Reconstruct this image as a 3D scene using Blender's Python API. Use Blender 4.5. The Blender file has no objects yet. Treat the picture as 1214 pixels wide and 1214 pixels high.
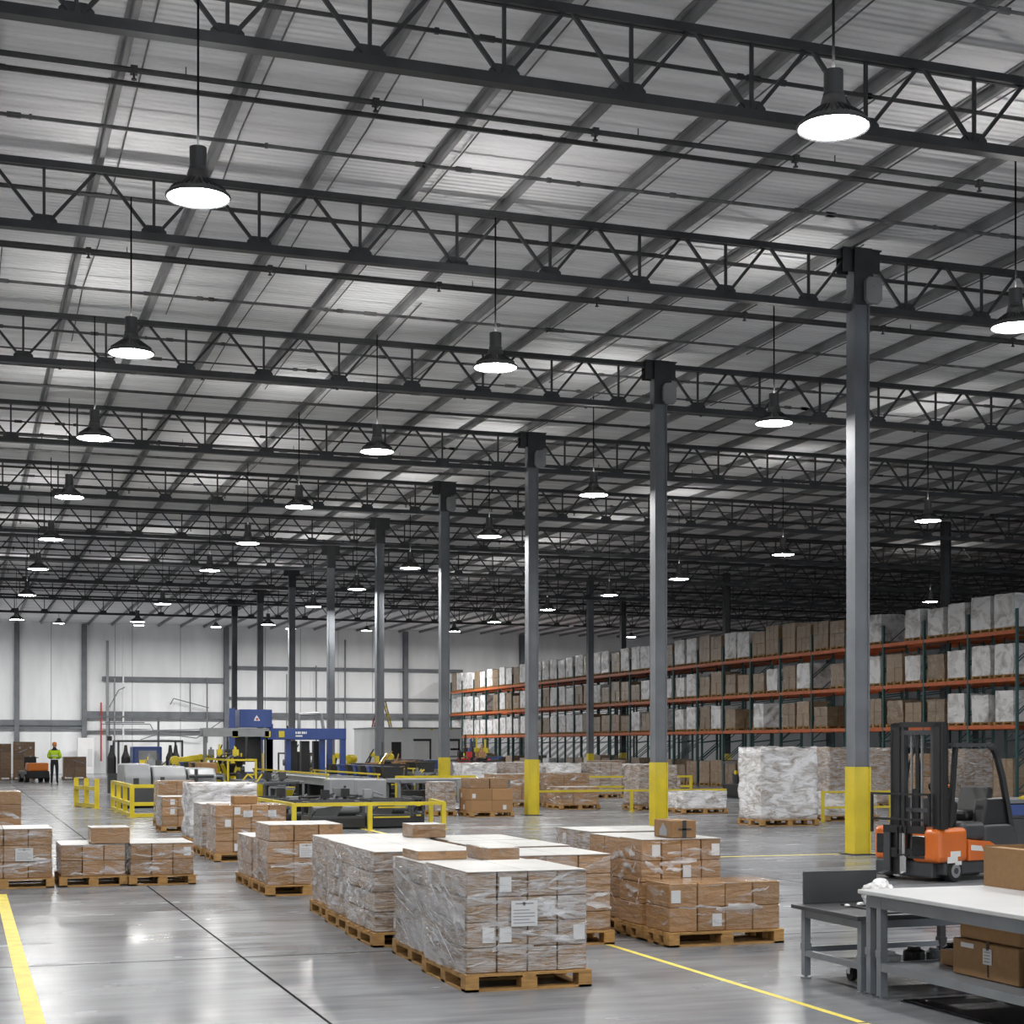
import bpy, bmesh, math, random
from mathutils import Vector, Matrix, noise
random.seed(7)
C = bpy.context.scene.collection
PI = math.pi
R = math.radians
ORD = ['zeroth', 'first', 'second', 'third', 'fourth', 'fifth', 'sixth', 'seventh', 'eighth', 'ninth', 'tenth', 'eleventh',
       'twelfth', 'thirteenth', 'fourteenth', 'fifteenth', 'sixteenth', 'seventeenth', 'eighteenth', 'nineteenth', 'twentieth',
       'twenty-first', 'twenty-second', 'twenty-third', 'twenty-fourth', 'twenty-fifth', 'twenty-sixth']

# ------------------------------------------------------------------ materials
M = {}


def mat(name, col, rough=0.5, metal=0.0, nscale=0, namt=0.15, bump=0.0, emit=None, spec=0.5, stretch=(1, 1, 1), coat=0.0):
    m = bpy.data.materials.new(name)
    m.use_nodes = True
    nt = m.node_tree
    b = nt.nodes['Principled BSDF']
    b.inputs['Base Color'].default_value = (*col, 1)
    b.inputs['Roughness'].default_value = rough
    b.inputs['Metallic'].default_value = metal
    b.inputs['Specular IOR Level'].default_value = spec
    b.inputs['Coat Weight'].default_value = coat
    if emit:
        b.inputs['Emission Color'].default_value = (*emit[0], 1)
        b.inputs['Emission Strength'].default_value = emit[1]
    if nscale:
        g = nt.nodes.new('ShaderNodeNewGeometry')
        mp = nt.nodes.new('ShaderNodeMapping')
        mp.inputs['Scale'].default_value = stretch
        nt.links.new(g.outputs['Position'], mp.inputs['Vector'])
        n = nt.nodes.new('ShaderNodeTexNoise')
        n.inputs['Scale'].default_value = nscale
        n.inputs['Detail'].default_value = 6
        nt.links.new(mp.outputs[0], n.inputs['Vector'])
        mr = nt.nodes.new('ShaderNodeMapRange')
        mr.inputs['From Min'].default_value = 0.25
        mr.inputs['From Max'].default_value = 0.75
        mr.inputs['To Min'].default_value = 1 - namt
        mr.inputs['To Max'].default_value = 1 + namt
        nt.links.new(n.outputs['Fac'], mr.inputs['Value'])
        mx = nt.nodes.new('ShaderNodeVectorMath')
        mx.operation = 'SCALE'
        mx.inputs[0].default_value = col
        nt.links.new(mr.outputs[0], mx.inputs['Scale'])
        nt.links.new(mx.outputs[0], b.inputs['Base Color'])
        if bump:
            bp = nt.nodes.new('ShaderNodeBump')
            bp.inputs['Strength'].default_value = bump
            bp.inputs['Distance'].default_value = 0.02
            nt.links.new(n.outputs['Fac'], bp.inputs['Height'])
            nt.links.new(bp.outputs[0], b.inputs['Normal'])
    M[name] = m
    return m


def film_mat(name, base, amount, film=(0.50, 0.50, 0.515), stretch=(2.2, 2.2, 9), scale=2.0, bump=0.6, white=0.0, rough=0.15):
    """cardboard under clinging stretch film: the layered creases of the film are milky, the rest shows the board"""
    m = bpy.data.materials.new(name)
    m.use_nodes = True
    nt = m.node_tree
    N, L = nt.nodes, nt.links
    b = N['Principled BSDF']
    g = N.new('ShaderNodeNewGeometry')
    oi = N.new('ShaderNodeObjectInfo')
    mp = N.new('ShaderNodeMapping')
    mp.inputs['Scale'].default_value = stretch
    mp.inputs['Rotation'].default_value = (0.12, -0.16, 0)
    L.new(g.outputs['Position'], mp.inputs['Vector'])
    n = N.new('ShaderNodeTexNoise')
    n.inputs['Scale'].default_value = scale
    n.inputs['Detail'].default_value = 7
    n.inputs['Roughness'].default_value = 0.62
    n.inputs['Distortion'].default_value = 0.9
    L.new(mp.outputs[0], n.inputs['Vector'])
    # a soft milky veil, and on it the thin bright ropes where the film is bunched
    rp0 = N.new('ShaderNodeMapRange')
    c = 0.62 - 0.28 * amount
    rp0.inputs['From Min'].default_value = c + 0.0
    rp0.inputs['From Max'].default_value = c + 0.20
    rp0.inputs['To Min'].default_value = white
    rp0.inputs['To Max'].default_value = min(0.95, 0.06 + 0.92 * amount)
    L.new(n.outputs['Fac'], rp0.inputs['Value'])
    mpb = N.new('ShaderNodeMapping')
    mpb.inputs['Scale'].default_value = (stretch[0] * .9, stretch[1] * .9, stretch[2] * 2.2)
    mpb.inputs['Rotation'].default_value = (-0.15, 0.2, 0)
    L.new(g.outputs['Position'], mpb.inputs['Vector'])
    nb = N.new('ShaderNodeTexNoise')
    nb.inputs['Scale'].default_value = scale
    nb.inputs['Detail'].default_value = 4
    nb.inputs['Distortion'].default_value = 1.4
    L.new(mpb.outputs[0], nb.inputs['Vector'])
    rg_ = N.new('ShaderNodeMath')          # ridge: bright where the noise crosses its middle
    rg_.operation = 'SUBTRACT'
    rg_.inputs[1].default_value = 0.5
    L.new(nb.outputs['Fac'], rg_.inputs[0])
    ab = N.new('ShaderNodeMath')
    ab.operation = 'ABSOLUTE'
    L.new(rg_.outputs[0], ab.inputs[0])
    rp1 = N.new('ShaderNodeMapRange')
    rp1.inputs['From Min'].default_value = 0.0
    rp1.inputs['From Max'].default_value = 0.035
    rp1.inputs['To Min'].default_value = min(0.8, 1.2 * amount * amount)
    rp1.inputs['To Max'].default_value = 0.0
    L.new(ab.outputs[0], rp1.inputs['Value'])
    rp = N.new('ShaderNodeMath')
    rp.operation = 'MAXIMUM'
    L.new(rp0.outputs[0], rp.inputs[0])
    L.new(rp1.outputs[0], rp.inputs[1])
    n2 = N.new('ShaderNodeTexNoise')
    n2.inputs['Scale'].default_value = 30
    n2.inputs['Detail'].default_value = 4
    L.new(g.outputs['Position'], n2.inputs['Vector'])
    # board tone varies from carton to carton
    mr = N.new('ShaderNodeMapRange')
    mr.inputs['To Min'].default_value = 0.78
    mr.inputs['To Max'].default_value = 1.18
    L.new(oi.outputs['Random'], mr.inputs['Value'])
    mr2 = N.new('ShaderNodeMapRange')
    mr2.inputs['From Min'].default_value = 0.3
    mr2.inputs['From Max'].default_value = 0.7
    mr2.inputs['To Min'].default_value = 0.93
    mr2.inputs['To Max'].default_value = 1.07
    L.new(n2.outputs['Fac'], mr2.inputs['Value'])
    mm = N.new('ShaderNodeMath')
    mm.operation = 'MULTIPLY'
    L.new(mr.outputs[0], mm.inputs[0])
    L.new(mr2.outputs[0], mm.inputs[1])
    sc = N.new('ShaderNodeVectorMath')
    sc.operation = 'SCALE'
    sc.inputs[0].default_value = base
    L.new(mm.outputs[0], sc.inputs['Scale'])
    mix = N.new('ShaderNodeMix')
    mix.data_type = 'RGBA'
    L.new(rp.outputs[0], mix.inputs['Factor'])
    L.new(sc.outputs[0], mix.inputs['A'])
    mix.inputs['B'].default_value = (*film, 1)
    L.new(mix.outputs['Result'], b.inputs['Base Color'])
    b.inputs['Roughness'].default_value = rough if amount > 0.05 else 0.7
    b.inputs['Specular IOR Level'].default_value = 0.55 if amount > 0.05 else 0.3
    bp = N.new('ShaderNodeBump')
    bp.inputs['Strength'].default_value = bump
    bp.inputs['Distance'].default_value = 0.03
    ht = N.new('ShaderNodeMath')
    ht.operation = 'MULTIPLY_ADD'
    ht.inputs[1].default_value = 0.6
    L.new(nb.outputs['Fac'], ht.inputs[0])
    L.new(n.outputs['Fac'], ht.inputs[2])
    L.new(ht.outputs[0], bp.inputs['Height'])
    L.new(bp.outputs[0], b.inputs['Normal'])
    M[name] = m
    return m


def clear_film(name, lo, hi, col=(0.82, 0.82, 0.84), stretch=(1.5, 1.5, 7), scale=2.2):
    """loose plastic film: see-through, milky along its creases"""
    m = bpy.data.materials.new(name)
    m.use_nodes = True
    nt = m.node_tree
    N, L = nt.nodes, nt.links
    b = N['Principled BSDF']
    b.inputs['Base Color'].default_value = (*col, 1)
    b.inputs['Roughness'].default_value = 0.22
    g = N.new('ShaderNodeNewGeometry')
    mp = N.new('ShaderNodeMapping')
    mp.inputs['Scale'].default_value = stretch
    mp.inputs['Rotation'].default_value = (0.35, -0.2, 0)
    L.new(g.outputs['Position'], mp.inputs['Vector'])
    n = N.new('ShaderNodeTexNoise')
    n.inputs['Scale'].default_value = scale
    n.inputs['Detail'].default_value = 6
    n.inputs['Distortion'].default_value = 0.5
    L.new(mp.outputs[0], n.inputs['Vector'])
    rp = N.new('ShaderNodeMapRange')
    rp.inputs['From Min'].default_value = 0.42
    rp.inputs['From Max'].default_value = 0.66
    rp.inputs['To Min'].default_value = lo
    rp.inputs['To Max'].default_value = hi
    L.new(n.outputs['Fac'], rp.inputs['Value'])
    L.new(rp.outputs[0], b.inputs['Alpha'])
    bp = N.new('ShaderNodeBump')
    bp.inputs['Strength'].default_value = 0.7
    bp.inputs['Distance'].default_value = 0.03
    L.new(n.outputs['Fac'], bp.inputs['Height'])
    L.new(bp.outputs[0], b.inputs['Normal'])
    M[name] = m
    return m


KR = (0.30, 0.17, 0.078)
film_mat('kraft', KR, 0.0, bump=0.05)
film_mat('kraft_light_film', KR, 0.30, bump=0.7, stretch=(2.0, 2.0, 4.5), scale=1.5)
film_mat('kraft_film', KR, 0.50, bump=0.9, stretch=(2.0, 2.0, 6), scale=1.6)
film_mat('kraft_heavy_film', (0.27, 0.175, 0.10), 0.76, bump=1.0)
film_mat('white_wrap', (0.27, 0.225, 0.185), 0.95, film=(0.80, 0.80, 0.82), stretch=(1.6, 1.6, 4.0), scale=1.7, bump=1.0, white=0.10)
film_mat('rack_white', (0.30, 0.27, 0.25), 0.98, film=(0.82, 0.82, 0.83), stretch=(1.2, 1.2, 1.6), scale=1.4, bump=1.0, white=0.2)
film_mat('rack_brown', (0.27, 0.185, 0.11), 0.36, film=(0.5, 0.47, 0.43), stretch=(1.6, 1.6, 2.4), scale=1.8, bump=0.9)
clear_film('film', 0.12, 0.85)
clear_film('film_fold', 0.35, 0.95, col=(0.86, 0.86, 0.88))
clear_film('film_dense', 0.15, 0.75, col=(0.55, 0.55, 0.57), stretch=(.6, .6, 4.5), scale=1.6)
mat('painted_top_light', (0.46, 0.452, 0.435), 0.35, nscale=2.2, namt=0.22, bump=0.25)  # pale tone imitates bright overhead light on the load tops
mat('pallet_wood', (0.37, 0.205, 0.066), 0.75, nscale=9, namt=0.35, bump=0.3, stretch=(1, 1, 5))
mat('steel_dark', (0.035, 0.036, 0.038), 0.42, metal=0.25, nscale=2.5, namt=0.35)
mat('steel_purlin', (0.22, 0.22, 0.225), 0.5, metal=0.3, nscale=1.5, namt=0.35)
mat('rod_black', (0.006, 0.006, 0.006), 0.9, spec=0.1)
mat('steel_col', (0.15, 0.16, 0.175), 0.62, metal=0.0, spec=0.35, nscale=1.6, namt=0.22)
mat('pipe_dark', (0.03, 0.03, 0.03), 0.5, nscale=6, namt=0.5)
mat('rod_grey', (0.12, 0.12, 0.12), 0.5, metal=0.3, nscale=5, namt=0.6)
mat('yellow', (0.60, 0.47, 0.012), 0.42, nscale=3, namt=0.12, coat=0.2)
mat('yellow_line', (0.78, 0.64, 0.10), 0.5, nscale=6, namt=0.22)
mat('blue', (0.016, 0.048, 0.21), 0.38, nscale=3, namt=0.1, coat=0.2)
mat('rack_orange', (0.55, 0.115, 0.022), 0.45, nscale=3, namt=0.15)
mat('rack_green', (0.022, 0.075, 0.075), 0.45, nscale=3, namt=0.15)
mat('fork_orange', (0.62, 0.135, 0.012), 0.28, coat=0.6, nscale=2, namt=0.06)
mat('black', (0.012, 0.012, 0.013), 0.42, nscale=4, namt=0.2)
mat('rubber', (0.014, 0.014, 0.014), 0.75, nscale=20, namt=0.2)
mat('charcoal', (0.045, 0.047, 0.052), 0.45, nscale=3, namt=0.2)
mat('grey_paint', (0.25, 0.26, 0.272), 0.4, nscale=3, namt=0.12)
mat('grey_mid', (0.16, 0.17, 0.18), 0.42, nscale=3, namt=0.2)
mat('bench_steel', (0.23, 0.25, 0.275), 0.38, metal=0.3, nscale=3, namt=0.15)
mat('bench_top', (0.46, 0.465, 0.475), 0.38, nscale=2.2, namt=0.07)
mat('chrome', (0.6, 0.6, 0.62), 0.2, metal=1.0)
mat('white', (0.72, 0.72, 0.72), 0.45, nscale=2, namt=0.05)
mat('paper', (0.58, 0.58, 0.59), 0.6)
mat('ink', (0.25, 0.26, 0.28), 0.8)
mat('ink_black', (0.03, 0.03, 0.03), 0.7)
mat('tape', (0.22, 0.135, 0.07), 0.3, spec=0.6)
mat('lamp_grey', (0.07, 0.07, 0.072), 0.42, metal=0.3)
mat('lens', (0.9, 0.9, 0.9), 0.4, emit=((1.0, 0.985, 0.96), 150.0))
mat('uplight', (0.9, 0.9, 0.9), 0.4, emit=((1.0, 0.985, 0.96), 540.0))
mat('wall_fill_lens', (0.9, 0.9, 0.9), 0.4, emit=((1.0, 0.985, 0.96), 330.0))  # stronger emission for the lamps added to wash the back wall
mat('hivis', (0.50, 0.72, 0.02), 0.7, nscale=12, namt=0.12)
mat('trousers', (0.02, 0.02, 0.024), 0.85)
mat('skin', (0.45, 0.26, 0.18), 0.55)
mat('hat_orange', (0.75, 0.20, 0.02), 0.4)
mat('red', (0.45, 0.03, 0.03), 0.5)
mat('seam', (0.02, 0.02, 0.021), 0.95, spec=0.0)
mat('glass_dark', (0.01, 0.012, 0.014), 0.1)


def floor_material():
    m = bpy.data.materials.new('polished_concrete')
    m.use_nodes = True
    nt = m.node_tree
    N, L = nt.nodes, nt.links
    b = N['Principled BSDF']
    g = N.new('ShaderNodeNewGeometry')

    def nz(scale, stretch, det=6, dist=0.0):
        mp = N.new('ShaderNodeMapping')
        mp.inputs['Scale'].default_value = stretch
        L.new(g.outputs['Position'], mp.inputs['Vector'])
        n = N.new('ShaderNodeTexNoise')
        n.inputs['Scale'].default_value = scale
        n.inputs['Detail'].default_value = det
        n.inputs['Distortion'].default_value = dist
        L.new(mp.outputs[0], n.inputs['Vector'])
        return n
    a = nz(0.28, (1, 1, 1), 5)
    c = nz(2.6, (0.45, 2.4, 1), 7, 0.0)
    d = nz(0.9, (0.6, 1.3, 1), 5, 0.0)
    s = N.new('ShaderNodeMath')
    s.operation = 'ADD'
    L.new(a.outputs['Fac'], s.inputs[0])
    L.new(c.outputs['Fac'], s.inputs[1])
    s2 = N.new('ShaderNodeMath')
    s2.operation = 'ADD'
    L.new(s.outputs[0], s2.inputs[0])
    L.new(d.outputs['Fac'], s2.inputs[1])
    rp = N.new('ShaderNodeValToRGB')
    rp.color_ramp.elements[0].position = 0.40
    rp.color_ramp.elements[0].color = (0.132, 0.138, 0.150, 1)
    rp.color_ramp.elements[1].position = 0.60
    rp.color_ramp.elements[1].color = (0.245, 0.252, 0.266, 1)
    dv = N.new('ShaderNodeMath')
    dv.operation = 'DIVIDE'
    dv.inputs[1].default_value = 3.0
    L.new(s2.outputs[0], dv.inputs[0])
    L.new(dv.outputs[0], rp.inputs['Fac'])
    L.new(rp.outputs['Color'], b.inputs['Base Color'])
    mr = N.new('ShaderNodeMapRange')
    mr.inputs['From Min'].default_value = 0.3
    mr.inputs['From Max'].default_value = 0.7
    mr.inputs['To Min'].default_value = 0.15
    mr.inputs['To Max'].default_value = 0.30
    L.new(d.outputs['Fac'], mr.inputs['Value'])
    L.new(mr.outputs[0], b.inputs['Roughness'])
    b.inputs['Specular IOR Level'].default_value = 0.5
    b.inputs['IOR'].default_value = 1.14
    bp = N.new('ShaderNodeBump')
    bp.inputs['Strength'].default_value = 0.035
    bp.inputs['Distance'].default_value = 0.02
    L.new(a.outputs['Fac'], bp.inputs['Height'])
    L.new(bp.outputs[0], b.inputs['Normal'])
    M['floor'] = m


def deck_material():
    m = bpy.data.materials.new('roof_deck')
    m.use_nodes = True
    nt = m.node_tree
    N, L = nt.nodes, nt.links
    b = N['Principled BSDF']
    g = N.new('ShaderNodeNewGeometry')
    w = N.new('ShaderNodeTexWave')
    w.bands_direction = 'Y'
    w.inputs['Scale'].default_value = 2.2
    w.inputs['Distortion'].default_value = 0.6
    w.inputs['Detail'].default_value = 2
    w.inputs['Detail Scale'].default_value = 0.4
    L.new(g.outputs['Position'], w.inputs['Vector'])
    mp = N.new('ShaderNodeMapping')
    mp.inputs['Scale'].default_value = (0.25, 2.2, 1)
    L.new(g.outputs['Position'], mp.inputs['Vector'])
    n = N.new('ShaderNodeTexNoise')
    n.inputs['Scale'].default_value = 1.4
    n.inputs['Detail'].default_value = 6
    L.new(mp.outputs[0], n.inputs['Vector'])
    mr = N.new('ShaderNodeMapRange')
    mr.inputs['From Min'].default_value = 0.3
    mr.inputs['From Max'].default_value = 0.7
    mr.inputs['To Min'].default_value = 0.82
    mr.inputs['To Max'].default_value = 1.12
    L.new(n.outputs['Fac'], mr.inputs['Value'])
    sc = N.new('ShaderNodeVectorMath')
    sc.operation = 'SCALE'
    sc.inputs[0].default_value = (0.74, 0.74, 0.745)
    L.new(mr.outputs[0], sc.inputs['Scale'])
    L.new(sc.outputs[0], b.inputs['Base Color'])
    b.inputs['Roughness'].default_value = 0.6
    bp = N.new('ShaderNodeBump')
    bp.inputs['Strength'].default_value = 0.55
    bp.inputs['Distance'].default_value = 0.05
    L.new(w.outputs['Fac'], bp.inputs['Height'])
    L.new(bp.outputs[0], b.inputs['Normal'])
    M['deck'] = m


def wall_material():
    m = mat('wall_panel', (0.62, 0.63, 0.64), 0.5)
    nt = m.node_tree
    N, L = nt.nodes, nt.links
    b = N['Principled BSDF']
    g = N.new('ShaderNodeNewGeometry')
    mp = N.new('ShaderNodeMapping')
    mp.inputs['Scale'].default_value = (1, 1, 0.25)
    L.new(g.outputs['Position'], mp.inputs['Vector'])
    n = N.new('ShaderNodeTexNoise')
    n.inputs['Scale'].default_value = 0.8
    n.inputs['Detail'].default_value = 5
    L.new(mp.outputs[0], n.inputs['Vector'])
    mr = N.new('ShaderNodeMapRange')
    mr.inputs['From Min'].default_value = 0.3
    mr.inputs['From Max'].default_value = 0.7
    mr.inputs['To Min'].default_value = 0.88
    mr.inputs['To Max'].default_value = 1.08
    L.new(n.outputs['Fac'], mr.inputs['Value'])
    sc = N.new('ShaderNodeVectorMath')
    sc.operation = 'SCALE'
    sc.inputs[0].default_value = (0.80, 0.81, 0.82)
    L.new(mr.outputs[0], sc.inputs['Scale'])
    L.new(sc.outputs[0], b.inputs['Base Color'])


floor_material()
deck_material()
wall_material()


# ------------------------------------------------------------------ mesh builder
class MB:
    def __init__(s):
        s.v, s.f, s.m = [], [], []

    def add(s, vs, fs, mi=0):
        b = len(s.v)
        s.v += [tuple(p) for p in vs]
        s.f += [tuple(b + i for i in q) for q in fs]
        s.m += [mi] * len(fs)
        return s

    def box(s, x0, y0, z0, x1, y1, z1, mi=0):
        v = [(x, y, z) for z in (z0, z1) for y in (y0, y1) for x in (x0, x1)]
        return s.add(v, [(0, 2, 3, 1), (4, 5, 7, 6), (0, 1, 5, 4), (2, 6, 7, 3), (0, 4, 6, 2), (1, 3, 7, 5)], mi)

    def bar(s, p, q, w, h=None, mi=0, up=(0, 0, 1)):
        p, q = Vector(p), Vector(q)
        h = h or w
        d = (q - p).normalized()
        u = Vector(up)
        if abs(d.dot(u)) > 0.98:
            u = Vector((0, 1, 0))
        a = d.cross(u).normalized()
        u = a.cross(d).normalized()
        v = []
        for o in (p, q):
            for i, j in ((-1, -1), (1, -1), (1, 1), (-1, 1)):
                v.append(o + a * (i * w / 2) + u * (j * h / 2))
        return s.add(v, [(0, 3, 2, 1), (4, 5, 6, 7), (0, 1, 5, 4), (1, 2, 6, 5), (2, 3, 7, 6), (3, 0, 4, 7)], mi)

    def cyl(s, p, q, r, n=12, r2=None, mi=0, caps=True):
        p, q = Vector(p), Vector(q)
        r2 = r if r2 is None else r2
        d = (q - p).normalized()
        u = Vector((0, 0, 1)) if abs(d.z) < 0.9 else Vector((1, 0, 0))
        a = d.cross(u).normalized()
        u = a.cross(d)
        v = []
        for o, rr in ((p, r), (q, r2)):
            for k in range(n):
                t = 2 * PI * k / n
                v.append(o + a * (rr * math.cos(t)) + u * (rr * math.sin(t)))
        f = [(k, (k + 1) % n, n + (k + 1) % n, n + k) for k in range(n)]
        if caps:
            f += [tuple(range(n))[::-1], tuple(range(n, 2 * n))]
        return s.add(v, f, mi)

    def lathe(s, prof, n=24, o=(0, 0, 0), mi=0):
        b, v, f = len(prof), [], []
        for k in range(n):
            t = 2 * PI * k / n
            for r, z in prof:
                v.append((o[0] + r * math.cos(t), o[1] + r * math.sin(t), o[2] + z))
        for k in range(n):
            k2 = (k + 1) % n
            for i in range(b - 1):
                f.append((k * b + i, k2 * b + i, k2 * b + i + 1, k * b + i + 1))
        return s.add(v, f, mi)

    def prism(s, poly, y0, y1, axis='y', mi=0):
        n = len(poly)
        v = []
        for t in (y0, y1):
            for a, b in poly:
                v.append({'y': (a, t, b), 'x': (t, a, b), 'z': (a, b, t)}[axis])
        f = [tuple(range(n)), tuple(range(n, 2 * n))[::-1]]
        f += [(k, n + k, n + (k + 1) % n, (k + 1) % n) for k in range(n)]
        return s.add(v, f, mi)

    def tube(s, pts, r, n=8, mi=0):
        for a, b in zip(pts, pts[1:]):
            s.cyl(a, b, r, n, mi=mi)
        return s

    def mesh(s, name, mats, smooth=False):
        me = bpy.data.meshes.new(name)
        me.from_pydata(s.v, [], s.f)
        for k in (mats if isinstance(mats, (list, tuple)) else [mats]):
            me.materials.append(M[k])
        me.polygons.foreach_set('material_index', s.m)
        bm = bmesh.new()
        bm.from_mesh(me)
        bmesh.ops.recalc_face_normals(bm, faces=bm.faces)
        bm.to_mesh(me)
        bm.free()
        if smooth:
            me.polygons.foreach_set('use_smooth', [True] * len(me.polygons))
        return me

    def build(s, name, mats, parent=None, loc=(0, 0, 0), smooth=False, bevel=0, segs=2):
        return put(name, s.mesh(name, mats, smooth), parent, loc, bevel=bevel, segs=segs)


def put(name, me, parent=None, loc=(0, 0, 0), rz=0, bevel=0, segs=2):
    o = bpy.data.objects.new(name, me)
    C.objects.link(o)
    o.location = loc
    o.rotation_euler.z = rz
    if parent is not None:
        o.parent = parent
    if bevel:
        md = o.modifiers.new('Bevel', 'BEVEL')
        md.width = bevel
        md.segments = segs
        md.limit_method = 'ANGLE'
    return o


def tag(o, label, cat, group=None):
    o['label'] = label
    o['category'] = cat
    o['kind'] = 'thing'
    if group:
        o['group'] = group
    return o


def thing(name, label, cat, loc=(0, 0, 0), rz=0, group=None):
    o = bpy.data.objects.new(name, None)
    C.objects.link(o)
    o.location = loc
    o.rotation_euler.z = rz
    return tag(o, label, cat, group)


def kids(o):
    return [c for c in bpy.data.objects if c.parent == o]


def dup(root, loc, label, rz=None, group=None, tree=None):
    r = root.copy()
    C.objects.link(r)
    r.location = loc
    if rz is not None:
        r.rotation_euler.z = rz
    r['label'] = label
    if group:
        r['group'] = group
    for ch, gs in (tree or tree_of(root)):
        c = ch.copy()
        C.objects.link(c)
        c.parent = r
        for g in gs:
            d = g.copy()
            C.objects.link(d)
            d.parent = c
    return r


def tree_of(root):
    return [(c, list(c.children)) for c in root.children]


def struct(o):
    o['kind'] = 'structure'
    return o


# ------------------------------------------------------------------ the hall
ROOF0, SLOPE = 10.0, -0.003


def roof(y):
    return ROOF0 + SLOPE * (y - 22.7)


XL, XR, YN, YF = -2.75, 90.0, -18.0, 107.0
floor = struct(MB().box(XL, YN, -0.2, XR, YF, 0.0).build('floor', 'floor'))
for k, (x0, y0, x1, y1) in enumerate([(2.189, 2, 2.210, YF), (10.2, 2, 10.214, YF), (XL, 13.3, 40, 13.318), (XL, 22.0, 40, 22.02), (XL, 31, 40, 31.02)]):
    MB().box(x0, y0, 0.0002, x1, y1, 0.0012).build('floor_joint', 'seam', floor)
for (x0, y0, x1, y1) in [(0.38, 3, 0.50, 19.9), (5.37, 8.9, 5.425, 17), (5.34, 5.0, 5.42, 8.85), (9.6, 22.9, 17.5, 22.99), (8.0, 36.3, 8.1, 24)]:
    o = MB().box(x0, min(y0, y1), 0.0004, x1, max(y0, y1), 0.0018).build('painted_line', 'yellow_line', floor)
    o['label'] = 'yellow painted floor line'

cb = MB()
cb.add([(XL, YN, roof(YN)), (XR, YN, roof(YN)), (XR, YF, roof(YF)), (XL, YF, roof(YF)),
        (XL, YN, roof(YN) + .2), (XR, YN, roof(YN) + .2), (XR, YF, roof(YF) + .2), (XL, YF, roof(YF) + .2)],
       [(0, 1, 2, 3), (4, 7, 6, 5), (0, 4, 5, 1), (1, 5, 6, 2), (2, 6, 7, 3), (3, 7, 4, 0)])
ceiling = struct(cb.build('ceiling', 'deck'))
PX0, PP = -2.64, 1.48
pm = MB()
for dx, dz, w, h in ((0, -0.075, .02, .14), (-.03, -.02, .07, .02), (.026, -.14, .07, .02)):
    pm.bar((dx, YN + 1, roof(YN + 1) + dz), (dx, YF - .02, roof(YF) + dz), w, h)
pme = pm.mesh('purlin', 'steel_purlin')
nP = 0
x = PX0
while x < 88:
    put('purlin', pme, ceiling, (x, 0, 0))
    x += PP
ROWS = [16.2, 22.74, 30.6, 38.46, 46.3, 54.2, 62.0, 69.9, 77.8, 85.6]
rng = random.Random(3)
for a, b in zip([8.5] + ROWS, ROWS):
    for t in (0.16, 0.36, 0.55, 0.80):
        y = a + (b - a) * (t + rng.uniform(-.03, .03))
        z = roof(y) - 0.23
        mb = MB()
        mb.cyl((XL + .1, y, z), (80, y, z), rng.choice((.02, .026, .034)), 6)
        for k in range(40):
            xx = rng.uniform(-2, 45)
            mb.box(xx, y - .02, z - .03, xx + rng.uniform(.03, .25), y + .02, z + .035)
        mb.build('bridging_rod', rng.choice(('rod_grey', 'pipe_dark')), ceiling)
for k in range(26):     # thin conduits running beside the purlins
    x = PX0 + PP * k + .3
    y0 = rng.uniform(4, 30)
    mb = MB()
    p = Vector((x, y0, roof(y0) - .05))
    for j in range(7):
        q = Vector((x + rng.uniform(-.07, .07), p.y + rng.uniform(2, 5), 0))
        q.z = roof(q.y) - .05
        mb.cyl(p, q, .012, 5)
        p = q
    mb.build('conduit', 'rod_grey', ceiling)

wl = struct(MB().box(XL - .2, YN, 0, XL, YF, roof(YN)).build('wall_left', 'wall_panel'))
wr = struct(MB().box(XR, YN, 0, XR + .2, YF, roof(YN)).build('wall_right', 'wall_panel'))
wb = struct(MB().box(XL, YF, 0, XR, YF + .2, roof(YF)).build('wall_back', 'wall_panel'))
for x in (3.3, 7.46, 16.6, 28.9, 37.4, 50, 62, 75):
    o = MB().box(x - .16, YF - .34, 0, x + .16, YF - .30, roof(YF) - .1).box(x - .16, YF - .05, 0, x + .16, YF - .01, roof(YF) - .1).box(x - .02, YF - .3, 0, x + .02, YF - .05, roof(YF) - .1)
    o.build('wall_column', 'steel_col', wb)
for (x0, x1, z, h) in [(-2.7, 7.3, 3.28, .34), (7.6, 16.4, 3.8, .46), (16.8, 33, 3.85, .3), (8.6, 16.4, 6.15, .28), (16.8, 33, 7.0, .2), (33, 80, 6.6, .25), (-2.7, 7.3, 2.95, .1), (16.8, 33, 5.0, .1), (7.6, 16.4, 2.75, .08)]:
    MB().box(x0, YF - .3, z - h / 2, x1, YF - .02, z + h / 2).build('girt_rail', 'steel_col', wb)
for x in (-.6, 5.4, 9.4, 10.5, 13.6, 19.2, 21.6, 24.2, 26.6):
    MB().box(x, YF - .012, 0, x + .03, YF, roof(YF)).build('panel_seam', 'grey_paint', wb)
for (x, r, z0, z1, m) in [(8.9, .09, 0, 8.6, 'grey_paint'), (9.35, .05, 0, 6.2, 'grey_paint'), (9.9, .06, 1, 8.8, 'white'), (8.5, .05, .8, 4.6, 'red'), (15.3, .05, 2, 6.3, 'grey_mid'), (22.6, .05, 0, 7.2, 'grey_mid'), (24.6, .06, 0, 9, 'grey_mid'), (14.2, .04, 3.9, 6.2, 'grey_mid'), (20.6, .04, 0, 6.6, 'grey_mid')]:
    MB().cyl((x, YF - .42, z0), (x, YF - .42, z1), r, 8).build('wall_pipe', m, wb)
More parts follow.
